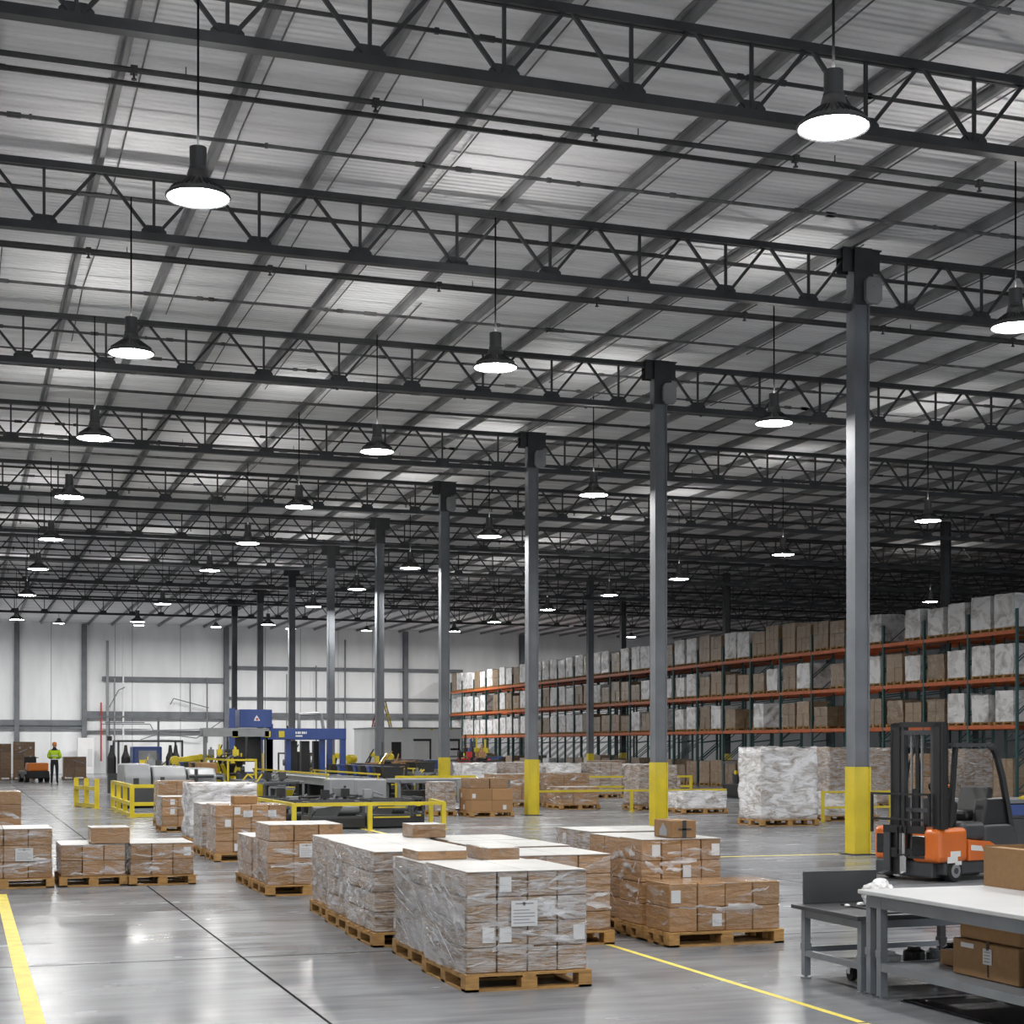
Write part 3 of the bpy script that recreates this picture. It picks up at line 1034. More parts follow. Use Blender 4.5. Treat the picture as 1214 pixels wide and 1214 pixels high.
def rack_parts(last):
    P = []
    for yy in ([0] if not last else [0, BAY]):
        mb = MB()
        for x in (0, RD - .08):
            mb.box(x, yy - .04, 0, x + .08, yy + .04, 6.15)
        for k in range(7):
            z = .25 + k * .84
            mb.bar((.08, yy, z), (RD - .08, yy, z + (.7 if k % 2 else .1)), .035)
            mb.bar((.08, yy, z + .1), (RD - .08, yy, z + .8), .03)
        P.append(('upright_frame', mb.mesh('upright_frame', 'rack_green')))
    for z in LEV:
        for x in (.0, RD - .05):
            P.append(('beam', MB().box(x, .04, z - .12, x + .05, BAY - .04, z).mesh('beam', 'rack_orange')))
    return P


RP, RPL = rack_parts(False), rack_parts(True)
for rx, nm, gp in ((31.7, 'front pallet rack', 'bays of the front pallet rack'), (33.17, 'rear pallet rack', 'bays of the rear pallet rack')):
    for b in range(NB):
        t = thing('pallet_rack', f'{ORD[b + 1]} bay of the {nm} from its near end, green uprights and orange beams', 'rack', (rx, YR + b * BAY, 0), group=gp)
        for pn, me in (RPL if b == NB - 1 else RP):
            put(pn, me, t)


def brown_stack(w, d, h, sd, m='rack_brown', nx=2, ny=2, nz=2):
    rg = random.Random(sd)
    mb = MB()
    for i in range(nx):
        for j in range(ny):
            for k in range(nz):
                if k == nz - 1 and rg.random() < .12:
                    continue
                a, b, c = w / nx, d / ny, h / nz
                e = rg.uniform(-.012, .012)
                mb.box(-w / 2 + i * a + .008 + e, -d / 2 + j * b + .008 + e, k * c + .003, -w / 2 + (i + 1) * a - .008 + e, -d / 2 + (j + 1) * b - .008 + e, (k + 1) * c - .003)
    return mb.mesh('wrapped_load', m)


WHITE = [lumpy(.98, .95, h, 'rack_white', s * 7.3) for s, h in enumerate((.92, .98, .88, 1.0))]
BROWN = [brown_stack(.98, 1.0, h, s) for s, h in enumerate((.95, .82, 1.0, .75))] + [lumpy(.95, 1.0, .85, 'rack_brown', 55, .045)]
TALLB = [brown_stack(1.0, 1.08, h, 20 + s, nz=n, ny=3) for s, (h, n) in enumerate(((1.16, 2), (1.05, 2), (.98, 2)))]
TALLW = [lumpy(1.0, 1.05, h, 'rack_white', 70 + s) for s, h in enumerate((1.08, 1.12, .98))]
wpp = MB()
for nm_, lst_ in pallet_parts(1.0, 1.06, .11, 5).items():
    for mb_ in lst_:
        wpp.add([(p[0] - .5, p[1] - .53, p[2]) for p in mb_.v], mb_.f)
RPAL = wpp.mesh('wooden_pallet', 'pallet_wood')
LEVN = ['floor below racks', 'lowest rack beams', 'middle rack beams', 'top rack beams']
rg = random.Random(21)
for b in range(NB):
    for lv in range(4):
        for sl in range(2):
            yc = YR + b * BAY + .69 + sl * 1.22
            if lv == 0:
                if rg.random() < .15:
                    continue
                z = 0.0
            else:
                z = LEV[lv - 1]
                if lv == 3 and rg.random() < (.20 if b < 4 else .06):
                    continue
                if lv < 3 and rg.random() < (.10 if b < 10 else .05):
                    continue
            white_p = .06 if lv == 0 else (.92 if (b < 2 and lv < 3) else (.22 if b < 9 else .72))
            white = rg.random() < white_p
            if lv == 3:
                me = rg.choice(TALLW if white else TALLB)
                if 1 <= b <= 3:
                    me = rg.choice(WHITE)
                    white = True
                if b == 0:
                    me = TALLW[0]
                    white = True
            else:
                me = rg.choice(WHITE if white else BROWN)
            zs = 1.0
            if lv == 0:
                me, white = (rg.choice(TALLB), False) if rg.random() < .6 else (me, white)
                zs = rg.uniform(.9, 1.08)
            where = f'{LEVN[lv]}, {ORD[b + 1]} bay from near end, {ORD[sl + 1]} slot'
            xc = 31.7 + RD / 2
            tag(put('wooden_pallet', RPAL, None, (xc, yc, z + .001)), f'pallet on the {where}', 'pallet', 'pallets in the racks')
            o = put('wrapped_load', me, None, (xc + rg.uniform(-.02, .02), yc + rg.uniform(-.03, .03), z + .113), rg.uniform(-.03, .03))
            o.scale = (1, 1, zs)
            tag(o, f"{'white wrapped' if white else 'brown carton'} load on the {where}", 'pallet load', 'loads in the racks')
for b in range(0, NB, 1):      # the rear rack, seen through the gaps
    for lv in (1, 2, 3):
        if rg.random() < .45:
            continue
        yc = YR + b * BAY + rg.choice((.69, 1.91))
        z = LEV[lv - 1]
        where = f'{LEVN[lv].split()[0]} beams of the rear rack, {ORD[b + 1]} bay from near end'
        xc = 33.17 + RD / 2
        tag(put('wooden_pallet', RPAL, None, (xc, yc, z + .001)), f'pallet on the {where}', 'pallet', 'pallets in the rear rack')
        w_ = rg.random() < .35
        tag(put('wrapped_load', rg.choice(WHITE if w_ else BROWN), None, (xc, yc, z + .113)), f"{'white wrapped' if w_ else 'brown carton'} load on the {where}", 'pallet load', 'loads in the rear rack')

# ------------------------------------------------------------------ forklift (its front looks along local -y)
t = thing('forklift', 'orange and black forklift truck parked behind the packing benches', 'forklift', (12.05, 18.25, 0), R(-72))


def rounded(x0, y0, z0, x1, y1, z1, r, name, m, parent, segs=4):
    return MB().box(x0, y0, z0, x1, y1, z1).build(name, m, parent, bevel=r, segs=segs)


ch = MB().box(-.53, -.30, .09, .53, 1.15, .26).box(-.30, -.30, .2, .30, 1.1, .62)
ch.build('chassis', 'charcoal', t, bevel=.02)
cw = rounded(.10, -.46, .25, .56, .16, .70, .075, 'cowl', 'fork_orange', t)
MB().box(.135, -.468, .34, .35, -.44, .60).build('opening', 'glass_dark', cw, bevel=.02)
MB().box(.555, -.28, .25, .566, -.08, .33).box(.556, -.22, .33, .566, -.02, .40).box(.557, -.12, .22, .566, .0, .27).build('decal', 'white', cw)
cw = rounded(-.56, -.40, .25, -.32, .16, .70, .07, 'cowl', 'fork_orange', t)
MB().box(-.50, -.408, .34, -.36, -.38, .60).build('opening', 'glass_dark', cw, bevel=.02)
sp = MB().prism([(.16, .26), (.80, .26), (.80, .42), (.62, .50), (.16, .54)], .44, .56, 'x').prism([(.16, .26), (.80, .26), (.80, .42), (.62, .50), (.16, .54)], -.56, -.44, 'x').build('side_panel', 'fork_orange', t, bevel=.015)
MB().prism([(.20, .40), (.46, .38), (.42, .45), (.20, .47)], .56, .564, 'x').build('decal', 'white', sp)
rounded(-.50, .12, .50, .50, .62, .76, .08, 'battery_hood', 'charcoal', t)
MB().prism([(.55, .26), (1.28, .26), (1.30, .55), (1.20, .72), (.55, .72)], -.52, .52, 'x').build('counterweight', 'charcoal', t, bevel=.05, segs=3)
s = MB().box(-.25, .50, .76, .25, .98, .90).build('seat', 'black', t, bevel=.05)
MB().prism([(.90, .86), (1.04, .86), (1.12, 1.18), (1.02, 1.22)], -.24, .24, 'x').build('seat_back', 'black', s, bevel=.03)
MB().prism([(.56, .70), (1.16, .70), (1.12, .80), (1.02, 1.06), (.66, 1.06)], .27, .47, 'x').build('engine_cover', 'black', t, bevel=.03)
d = MB().prism([(-.02, .70), (.16, .70), (.20, 1.0), (.06, 1.08)], -.36, .36, 'x').build('dashboard', 'black', t, bevel=.02)
MB().cyl((0, .12, 1.0), (0, .30, 1.16), .02, 8).build('steering_column', 'black', d)
mb = MB()
for k in range(20):
    a, b = 2 * PI * k / 20, 2 * PI * (k + 1) / 20
    f = lambda q: (.17 * math.cos(q), .30 + .12 * math.sin(q), 1.17 + .12 * math.sin(q) * -.9)
    mb.cyl(f(a), f(b), .014, 6)
mb.bar((-.16, .3, 1.17), (.16, .3, 1.17), .02)
mb.build('steering_wheel', 'black', d)
for k, x in enumerate((.22, .28, .34)):
    l = MB().cyl((x, .14, 1.02), (x, .10, 1.22), .010, 6).build('lever', 'black', d)
    MB().lathe([(0, -.025), (.02, -.015), (.024, 0), (.02, .015), (0, .025)], 10, (x, .10, 1.23)).build('lever_knob', ('yellow', 'hat_orange', 'yellow')[k], l, smooth=True)
MB().prism([(-.40, .05), (.62, .05), (.62, .27), (-.40, .27)], -.53, .40, 'x').build('skirt', 'charcoal', t, bevel=.03)
for sx in (-1, 1):
    for yy, r in ((-.10, .145), (1.0, .15)):
        x0, x1 = sx * .43, sx * .55
        w = MB().cyl((x0, yy, r), (x1, yy, r), r, 28).build('wheel', 'rubber', t, bevel=.02)
        MB().cyl((x1 - sx * .01, yy, r), (x1 + sx * .006, yy, r), r * .62, 24).build('wheel_rim', 'grey_paint', w)
        MB().cyl((x1, yy, r), (x1 + sx * .014, yy, r), r * .28, 14).build('hub_cap', 'charcoal', w)
    # overhead guard
    MB().bar((sx * .47, -.12, .66), (sx * .45, .02, 1.74), .05, .06).build('guard_pillar', 'black', t)
    pts = [(sx * .49, 1.16, .60), (sx * .48, 1.08, .95), (sx * .47, .98, 1.35), (sx * .46, .88, 1.62), (sx * .46, .80, 1.73), (sx * .45, .70, 1.77)]
    mb = MB()
    for a, b in zip(pts, pts[1:]):
        mb.bar(a, b, .055, .075)
    mb.build('guard_pillar', 'black', t)
g = MB()
for x in (-.46, .46):
    g.bar((x, -.02, 1.77), (x, .76, 1.77), .06, .05)
for y in (-.02, .76):
    g.bar((-.48, y, 1.77), (.48, y, 1.77), .06, .05)
for k in range(6):
    g.bar((-.32 + k * .128, 0, 1.77), (-.32 + k * .128, .74, 1.77), .022, .04)
g.build('overhead_guard', 'charcoal', t)
ms = MB()
for sx in (-1, 1):
    x = .17 + sx * .345
    zb = .08 if sx < 0 else .69
    ms.box(x - .075, -.42, zb, x + .075, -.40, 2.05).box(x - .055, -.30, zb, x + .055, -.28, 2.05).box(x + sx * .04 - .012, -.42, zb, x + sx * .04 + .012, -.28, 2.05)
for z in (.3, 1.66, 2.0):
    ms.box(-.2, -.30, z, .54, -.27, z + .07)
ms.box(-.2, -.42, 2.0, .54, -.28, 2.06)
ms.build('outer_mast', 'black', t)
im = MB()
for sx in (-1, 1):
    im.box(.17 + sx * .25 - .035, -.40, .12 if sx < 0 else .72, .17 + sx * .25 + .035, -.31, 2.03)
im.box(-.09, -.40, 1.90, .43, -.32, 1.96).box(-.09, -.40, .9, .43, -.37, .95)
im.build('inner_mast', 'charcoal', t)
MB().cyl((.12, -.33, .15), (.12, -.33, 1.2), .06, 14).cyl((.12, -.33, 1.2), (.12, -.33, 1.9), .028, 12).build('lift_cylinder', 'black', t)
for x in (.05, .22):
    MB().bar((x, -.36, .4), (x, -.36, 1.95), .02, .03).build('lift_chain', 'steel_purlin', t)
MB().tube([(.02, -.30, .9), (.10, -.28, 1.1), (.13, -.27, 1.45), (.05, -.28, 1.75), (-.05, -.3, 1.5), (-.1, -.28, 1.2)], .016, 8).build('hydraulic_hose', 'rubber', t)
lb = MB()
for z in (.80, 1.13):
    lb.bar((-.52, -.47, z), (.42, -.47, z), .03, .03)
for x in (-.52, .02, .42):
    lb.bar((x, -.47, .62 if x < 0 else .72), (x, -.47, 1.145), .03, .03)
for x in (-.10, -.03, .04):
    lb.bar((x, -.47, .32), (x, -.47, .70), .018)
lb.bar((-.14, -.47, .34), (.08, -.47, .34), .02)
lb.build('load_backrest', 'black', t)
MB().box(-.34, -.46, .30, .34, -.43, .42).box(-.34, -.46, .62, .34, -.43, .72).build('carriage', 'black', t)
for x in (-.27, .0):
    MB().prism([(-.475, .62), (-.455, .62), (-.455, .10), (-.60, .07), (-.60, .09), (-.475, .12)], x - .05, x + .05, 'x').build('fork', 'charcoal' if x < -.1 else 'chrome', t)

# ------------------------------------------------------------------ packing benches


def leg(mb, x, y, h, w=.055):
    mb.box(x - w / 2, y - w / 2, .025, x + w / 2, y + w / 2, h)
    mb.box(x - w / 2 - .006, y - w / 2 - .006, .42 * h, x + w / 2 + .006, y + w / 2 + .006, .42 * h + .05)
    mb.cyl((x, y, 0), (x, y, .012), .04, 12).cyl((x, y, .01), (x, y, .03), .015, 8)
    return mb


t = thing('packing_bench', 'white-topped grey steel packing bench with open carton on it', 'bench', (0, 0, 0))
MB().box(5.93, 7.15, .72, 7.55, 9.83, .75).build('bench_top', 'bench_top', t, bevel=.006)
for x in (6.01, 7.47):
    for y in (7.95, 9.64):
        leg(MB(), x, y, .70).build('leg', 'bench_steel', t)
leg(MB(), 6.02, 9.79, .70).build('leg', 'bench_steel', t)
for nm, (x0, y0, z0, x1, y1, z1) in {'side_rail': (5.985, 7.2, .63, 6.03, 9.80, .71), 'side_rail.': (7.45, 7.2, .63, 7.49, 9.80, .71), 'end_rail': (6.03, 9.62, .63, 7.46, 9.66, .71), 'end_rail.': (6.03, 7.93, .63, 7.46, 7.97, .71)}.items():
    MB().box(x0, y0, z0, x1, y1, z1).build(nm.strip('.'), 'bench_steel', t)
MB().box(5.99, 7.5, .235, 7.48, 9.66, .255).box(5.985, 7.5, .20, 6.02, 9.66, .258).box(7.45, 7.5, .20, 7.48, 9.66, .258).box(6.0, 9.62, .2, 7.48, 9.66, .258).box(6.0, 7.93, .2, 7.48, 7.97, .258).build('lower_shelf', 'bench_steel', t)

t = thing('low_bench', 'low grey bench with dark back board left of the white-topped bench', 'bench', (0, 0, 0))
MB().box(5.95, 9.86, .525, 7.3, 10.82, .555).build('bench_top', 'charcoal', t, bevel=.004)
MB().box(6.05, 10.79, .556, 6.68, 10.82, .80).build('back_board', 'charcoal', t, bevel=.004)
for x in (6.03, 7.22):
    for y in (9.93, 10.73):
        leg(MB(), x, y, .52, .05).build('leg', 'bench_steel' if y < 10.5 or x < 6.5 else 'steel_dark', t)
for b in ((6.01, 9.93, .46, 6.045, 10.73, .515), (7.20, 9.93, .46, 7.24, 10.73, .515), (6.03, 9.91, .46, 7.22, 9.95, .515), (6.03, 10.71, .46, 7.22, 10.75, .515), (6.01, 9.93, .17, 6.045, 10.73, .215), (6.03, 10.71, .2, 7.22, 10.75, .24), (6.03, 9.91, .17, 7.22, 9.95, .21)):
    MB().box(*b).build('rail', 'bench_steel', t)
tag(MB().box(6.25, 9.95, .556, 7.2, 10.6, .564).build('rubber_mat', 'black', None), 'black sheet lying on the low bench top', 'mat')


def crumple(x, y, z, r, m, lab, sd, cat='plastic film', h=.6, name='crumpled_film'):
    bm = bmesh.new()
    bmesh.ops.create_icosphere(bm, subdivisions=4, radius=r)
    for v in bm.verts:
        n = noise.noise(v.co * (9 / r * .12) + Vector((sd, 0, 0))) + .6 * noise.noise(v.co * (30 / r * .12) + Vector((0, sd, 0)))
        v.co *= 1 + .28 * n
        v.co.z = max(-r * .4, v.co.z) * h
    me = bpy.data.meshes.new(name)
    bm.to_mesh(me)
    bm.free()
    me.materials.append(M[m])
    zmin = min(v.co.z for v in me.vertices)
    return tag(put(name, me, None, (x, y, z - zmin + .001)), lab, cat)


crumple(6.50, 10.45, .565, .125, 'white_wrap', 'crumpled clear film heaped on the low bench by its back board', 3.1, h=1.1)
crumple(6.42, 10.25, .565, .05, 'white', 'small white paper scrap on the low bench beside the film heap', 9.0, 'paper scrap', .35, 'paper_scrap')
crumple(6.36, 10.5, .565, .028, 'white', 'tiny white scrap on the low bench below the back board', 5.0, 'paper scrap', .5, 'paper_scrap')
crumple(6.22, 10.45, .565, .02, 'white', 'tiniest white scrap near the outer corner of the low bench', 6.0, 'paper scrap', .5, 'paper_scrap')
crumple(6.5, 10.12, .565, .06, 'hat_orange', 'reddish label scrap beside the white paper on the low bench', 7.0, 'paper scrap', .15, 'paper_scrap')
# open carton on the bench
t = thing('open_carton', 'open brown carton standing on the white-topped bench', 'box', (6.95, 8.25, .751))
W, D, Hh, th = .5, 1.55, .30, .008
MB().box(0, 0, 0, W, D, th).box(0, 0, th, th, D, Hh - .02).box(W - th, 0, th, W, D, Hh).box(th, 0, th, W - th, th, Hh).box(th, D - th, th, W - th, D, Hh - .01).build('carton_body', 'kraft', t)
MB().box(.012, .02, Hh - .03, .13, D - .02, Hh - .022).build('flap', 'kraft', t)
MB().box(W - .13, .02, Hh - .03, W - .012, D - .02, Hh - .022).build('flap', 'kraft', t)
# cartons on the lower shelf
t = box_thing('cardboard_box', 6.18, 8.36, .258, .8, .70, .235, 'brown carton with hanging tag on the lower bench shelf, under another', 'kraft', tapes=False)
q = MB().box(-.004, .27, .10, 0, .36, .20).build('paper_tag', 'paper', t)
q['label'] = 'white printed paper tag'
mb = MB()
for k in range(4):
    mb.box(-.005, .285, .115 + k * .02, -.004, .345, .122 + k * .02)
mb.build('printed_lines', 'ink', q)
MB().box(-.004, .30, .19, 0, .325, .25).box(-.004, .305, .02, 0, .315, .10).build('strap', 'ink_black', t)
MB().box(-.003, .46, .185, 0, .60, .215).build('carton_label', 'paper', t)
box_thing('cardboard_box', 6.22, 8.40, .4945, .7, .64, .125, 'brown carton squeezed between the tagged carton and the bench top', 'kraft', tapes=False)
box_thing('cardboard_box', 6.20, 7.75, .258, .8, .55, .22, 'brown carton on the lower shelf at its nearer end', 'kraft', tapes=False)
# small goods on the shelf and the floor under the benches
small = [(6.35, 9.30, .14, .16, .10, 'kraft', 'small brown box on the lower shelf, first from the double leg'), (6.52, 9.34, .12, .14, .075, 'white', 'small white box on the lower shelf between brown ones'),
         (6.75, 9.25, .16, .18, .09, 'kraft', 'small brown box on the lower shelf behind the white one'), (6.55, 9.15, .10, .12, .06, 'black', 'small black case on the lower shelf'), (6.95, 9.3, .15, .15, .11, 'kraft', 'small brown box deepest on the lower shelf'), (6.36, 9.1, .07, .1, .05, 'red', 'small red case on the lower shelf beside the tagged carton')]
for x, y, dx, dy, dz, m, lab in small:
    if m == 'kraft':
        box_thing('small_box', x, y, .258, dx, dy, dz, lab, 'kraft')
    else:
        tag(rounded(x, y, .259, x + dx, y + dy, .259 + dz, .008, 'small_case', m, None), lab, 'box')
t = thing('floor_trolley', 'black low trolley with castors standing under the low bench', 'trolley', (6.2, 10.05, 0))
MB().box(0, 0, .13, .9, .55, .16).build('platform', 'black', t, bevel=.01)
for x in (.1, .8):
    for y in (.08, .47):
        w = MB().cyl((x - .02, y, .05), (x + .02, y, .05), .05, 16).build('castor', 'rubber', t)
        MB().box(x - .03, y - .02, .05, x + .03, y + .02, .13).build('fork', 'chrome', w)
for x, y, dx, dy, dz, m, lab in [(6.3, 10.1, .2, .2, .09, 'white', 'white pot on the low trolley under the bench'), (6.55, 10.1, .16, .2, .12, 'black', 'black canister on the low trolley, first from the leg'), (6.74, 10.1, .12, .2, .10, 'grey_paint', 'grey canister on the low trolley'), (6.9, 10.12, .14, .2, .13, 'black', 'black canister on the low trolley, beside the grey one')]:
    mb = MB().lathe([(0, 0), (dx / 2, 0), (dx / 2, dz * .7), (dx * .3, dz * .85), (dx * .3, dz), (0, dz)], 16)
    tag(mb.build('canister', m, None, (x + dx / 2, y + .1, .161), smooth=False), lab, 'canister')
tag(MB().box(6.12, 7.3, .001, 7.38, 9.55, .012).build('bench_shade_sheet', 'black', None, bevel=.004), 'black sheet imitating the shade beneath the white-topped bench', 'mat')  # dark sheet put in as the shadow on the floor under the bench

# ------------------------------------------------------------------ machines and conveyors


def frame(mb, x0, y0, z0, x1, y1, z1, w):
    for x in (x0, x1):
        for y in (y0, y1):
            mb.bar((x, y, z0), (x, y, z1), w)
    for z in (z0, z1):
        for y in (y0, y1):
            mb.bar((x0, y, z), (x1, y, z), w)
        for x in (x0, x1):
            mb.bar((x, y0, z), (x, y1, z), w)
    return mb


def conveyor(x0, y0, w, ln, z, lab, side='grey_paint', yellow=True):
    """roller conveyor running along y"""
    t = thing('conveyor', lab, 'conveyor', (x0, y0, 0), group='conveyors')
    MB().box(0, 0, z - .16, .06, ln, z + .04).build('side_frame', side, t)
    MB().box(w - .06, 0, z - .16, w, ln, z + .04).build('side_frame', side, t)
    mb = MB()
    k = .1
    while k < ln - .05:
        mb.cyl((.06, k, z - .04), (w - .06, k, z - .04), .04, 8)
        k += .22
    mb.build('rollers', 'grey_mid', t)
    n = max(2, int(ln / 2.5) + 1)
    for i in range(n):
        y = .15 + (ln - .3) * i / (n - 1)
        MB().bar((.05, y, 0), (.05, y, z - .16), .07).bar((w - .05, y, 0), (w - .05, y, z - .16), .07).bar((.05, y, .25), (w - .05, y, .25), .05).build('leg_frame', 'steel_dark', t)
    MB().box(.1, ln * .4, z - .55, w - .1, ln * .4 + .5, z - .2).cyl((w / 2, ln * .4 + .5, z - .38), (w / 2, ln * .4 + .8, z - .38), .13, 12).build('drive_motor', 'black', t)
    MB().box(.1, .3, z - .12, w - .1, ln - .3, z - .09).build('belt', 'black', t)
    if yellow:
        MB().bar((-.05, 0, z + .16), (-.05, ln, z + .16), .05).bar((-.05, .2, z), (-.05, .2, z + .16), .04).bar((-.05, ln - .2, z), (-.05, ln - .2, z + .16), .04).build('guide_rail', 'yellow', t)
    return t


t = conveyor(9.55, 43.2, .95, 12.0, .82, 'long grey conveyor leading out of the blue machine')
MB().box(-.1, -.35, .05, 1.25, .35, .86).build('end_housing', 'grey_paint', t, bevel=.03)
MB().box(.65, -.37, .5, .72, -.35, .7).box(.3, -.37, .62, .36, -.35, .68).build('panel_mark', 'ink_black', t)
t = conveyor(11.2, 44.0, 1.0, 9.0, .80, 'second grey conveyor beside the one out of the blue machine')
t = thing('machine_table', 'grey open machine frame with panel behind the yellow front rail', 'machine', (10.7, 40.2, 0))
frame(MB(), 0, 0, .03, 3.0, 1.2, .84, .08).build('frame', 'grey_mid', t)
MB().box(1.55, -.06, .28, 2.8, .02, .86).build('front_panel', 'grey_paint', t, bevel=.02)
MB().box(1.75, -.075, .34, 2.15, -.055, .5).build('inset_plate', 'white', t)
MB().box(0, 0, .84, 3.0, 1.2, .90).build('table_top', 'grey_paint', t)
for x in (.2, .8):
    MB().box(x, .1, .1, x + .5, .9, .6).build('drive_unit', 'black', t)
MB().box(-1.1, .1, .25, -.3, .5, .9).build('control_block', 'grey_paint', t, bevel=.03)

# dark low machines right behind the front rail
for k, (x, y, w, h, lab) in enumerate([(6.9, 33.2, 1.2, .55, 'black low machine behind the yellow front rail, at its aisle end'), (8.2, 33.3, 1.0, .60, 'black low machine behind the yellow front rail, in its middle'), (9.28, 33.8, .3, .62, 'black rack with yellow bars behind the yellow front rail')]):
    t = thing('roller_unit', lab, 'machine', (x, y, 0))
    MB().box(0, 0, .02, w, .9, h * .45).build('base', 'black', t, bevel=.02)
    frame(MB(), .03, .03, h * .45, w - .03, .87, h, .05).build('frame', 'charcoal', t)
    MB().cyl((.1, .2, h * .72), (w - .1, .2, h * .72), .08, 14).cyl((.1, .5, h * .66), (w - .1, .5, h * .66), .11, 14).build('rollers', 'grey_mid', t)
    MB().prism([(.1, h * .5), (w * .5, h * .5), (w * .62, h * .95), (.2, h * .8)], .05, .12).build('cover', 'charcoal', t)
    if k:
        MB().bar((.1, -.03, h * .4), (w - .1, -.03, h * .4), .03).bar((.2, -.03, h * .75), (w - .2, -.03, h * .75), .03).build('guide_bar', 'yellow', t)

# the blue machine: tower with cabinet, and portal
t = thing('palletising_machine', 'blue machine portal and tower with raised blue cabinet among the conveyors', 'machine', (8.9, 56.6, 0))
for x in (0, 1.35):
    MB().box(x, 0, 0, x + .2, .25, 2.55 if x else 3.1).build('post', 'blue', t)
MB().box(.35, -.1, 2.42, 1.5, .9, 3.06).build('cabinet', 'blue', t, bevel=.02)
lg = MB().prism([(.86, 2.72), (.95, 2.86), (1.04, 2.72)], -.112, -.102).box(.86, -.112, 2.66, 1.06, -.102, 2.71).build('emblem', 'white', t)
lg['label'] = 'small white emblem on the blue cabinet'
MB().box(.93, -.114, 2.68, .99, -.110, 2.76).build('emblem_mark', 'red', lg)
MB().box(-.9, -.05, 2.1, 1.4, .1, 2.4).box(-.9, .8, 2.1, 1.4, .95, 2.4).build('cross_beam', 'grey_paint', t)
MB().box(-.9, 0, 0, -.78, .12, 2.1).build('post', 'grey_mid', t)
frame(MB(), .2, .2, .1, 1.3, 1.6, 2.2, .06).build('inner_frame', 'steel_dark', t)
MB().box(.5, .05, .1, 1.25, .5, .85).build('drive_box', 'blue', t, bevel=.03)
MB().box(.1, .1, .1, .5, .6, 1.0).build('drive_box', 'blue', t, bevel=.03)
MB().box(.3, .8, 1.1, .7, 1.4, 2.1).box(.8, .8, 1.2, 1.25, 1.4, 2.1).build('lift_unit', 'black', t)
for x in (1.35, 4.0, 2.05, 3.3):
    MB().box(x, .25 if x in (2.05, 3.3) else 0, 0, x + .19, .48 if x in (2.05, 3.3) else .22, 2.36).build('post', 'blue', t)
MB().box(1.35, -.02, 2.0, 4.2, .24, 2.4).build('portal_beam', 'blue', t, bevel=.01)
MB().box(1.35, 2.2, 2.0, 4.2, 2.4, 2.36).build('portal_beam', 'blue', t, bevel=.01)
for x in (1.35, 4.0):
    MB().box(x, 2.2, 0, x + .19, 2.4, 2.0).build('post', 'blue', t)
wr_ = MB()
for k, w in enumerate((.05, .07, .04, .06, .05, .03)):
    wr_.box(2.35 + k * .075, -.03, 2.20, 2.35 + k * .075 + w, -.02, 2.28)
wr_.box(2.35, -.03, 2.1, 2.6, -.02, 2.15).build('sign_lettering', 'white', t)
for x in (1.25, 1.75, .1):
    MB().box(x, -.05, 2.08, x + .2, -.02, 2.3).build('warning_lamp', 'yellow', t)
for k in range(3):
    MB().box(2.3 + k * .45, .9, .7, 2.6 + k * .45, 1.2, 1.95).build('gripper_column', 'black', t)
MB().box(2.0, .6, .62, 4.0, 1.6, .75).build('lift_table', 'blue', t)
MB().box(2.2, .7, .3, 3.9, 1.5, .6).build('lift_base', 'charcoal', t)
MB().tube([(2.6, .6, 2.4), (2.6, .6, 2.9), (3.4, .6, 2.95), (3.5, .6, 2.4)], .06, 8).build('duct', 'grey_paint', t)
for z, x0, x1 in ((.76, .6, 2.2), (.62, 1.5, 4.0)):
    MB().bar((x0, -.12, z), (x1, -.12, z), .06).build('guide_bar', 'yellow', t)

# machine at the aisle side: grey covers, then the blue one with dark frame
t = thing('covered_machine', 'grey hooded machine inside the yellow cage beside the aisle', 'machine', (4.35, 46.5, 0))
MB().box(0, 0, .05, 3.0, 3.0, .62).build('base', 'charcoal', t, bevel=.03)
for k, (x0, x1, h) in enumerate(((.0, .75, 1.25), (.8, 1.75, 1.18), (1.8, 2.6, 1.12))):
    MB().prism([(0.0, .6), (0.0, .9), (.35, h), (2.2, h), (2.4, .6)], x0, x1, 'x').build('hood', 'grey_paint', t, bevel=.06, segs=3)
MB().box(.25, -.03, .68, .4, .02, .85).box(1.0, -.03, .70, 1.12, .02, .88).build('latch', 'ink_black', t)
MB().cyl((2.0, -.1, .7), (2.0, -.1, 1.1), .05, 8).cyl((1.8, -.1, .9), (2.5, -.1, .9), .05, 8).build('pipework', 'charcoal', t)
t = thing('press_machine', 'blue press with dark frame and black cylinders behind the grey hooded machine', 'machine', (5.4, 60.0, 0))
frame(MB(), 0, 0, .05, 2.3, 2.0, 1.95, .07).build('frame', 'charcoal', t)
MB().box(.55, .3, .4, 1.6, 1.5, 1.75).build('cabinet', 'blue', t, bevel=.05)
MB().box(.75, .28, 1.2, 1.4, .32, 1.6).build('window_pane', 'grey_paint', t)
for x in (-.25, .25, 1.85, 2.05):
    MB().lathe([(0, .8), (.16, .8), (.16, 1.4), (.08, 1.6), (.05, 1.85), (0, 1.85)], 12, (x, -.1, -.05)).build('cylinder', 'black', t)
MB().box(-.4, -.4, .05, 2.4, 0, .78).build('base', 'charcoal', t)
t = thing('hoist_frame', 'thin grey overhead hoist arm above the blue press by the wall', 'hoist', (5.6, 72.0, 0))
MB().bar((2.6, 0, 0), (2.6, 0, 3.1), .09).build('post', 'grey_mid', t)
MB().bar((0, 0, 3.05), (2.8, 0, 3.05), .08).bar((.3, 0, 2.8), (2.0, 0, 2.8), .05).build('jib_arm', 'grey_mid', t)
MB().bar((.5, 0, 2.1), (.5, 0, 3.05), .03).box(.4, -.06, 2.0, .6, .06, 2.2).build('hoist', 'black', t)

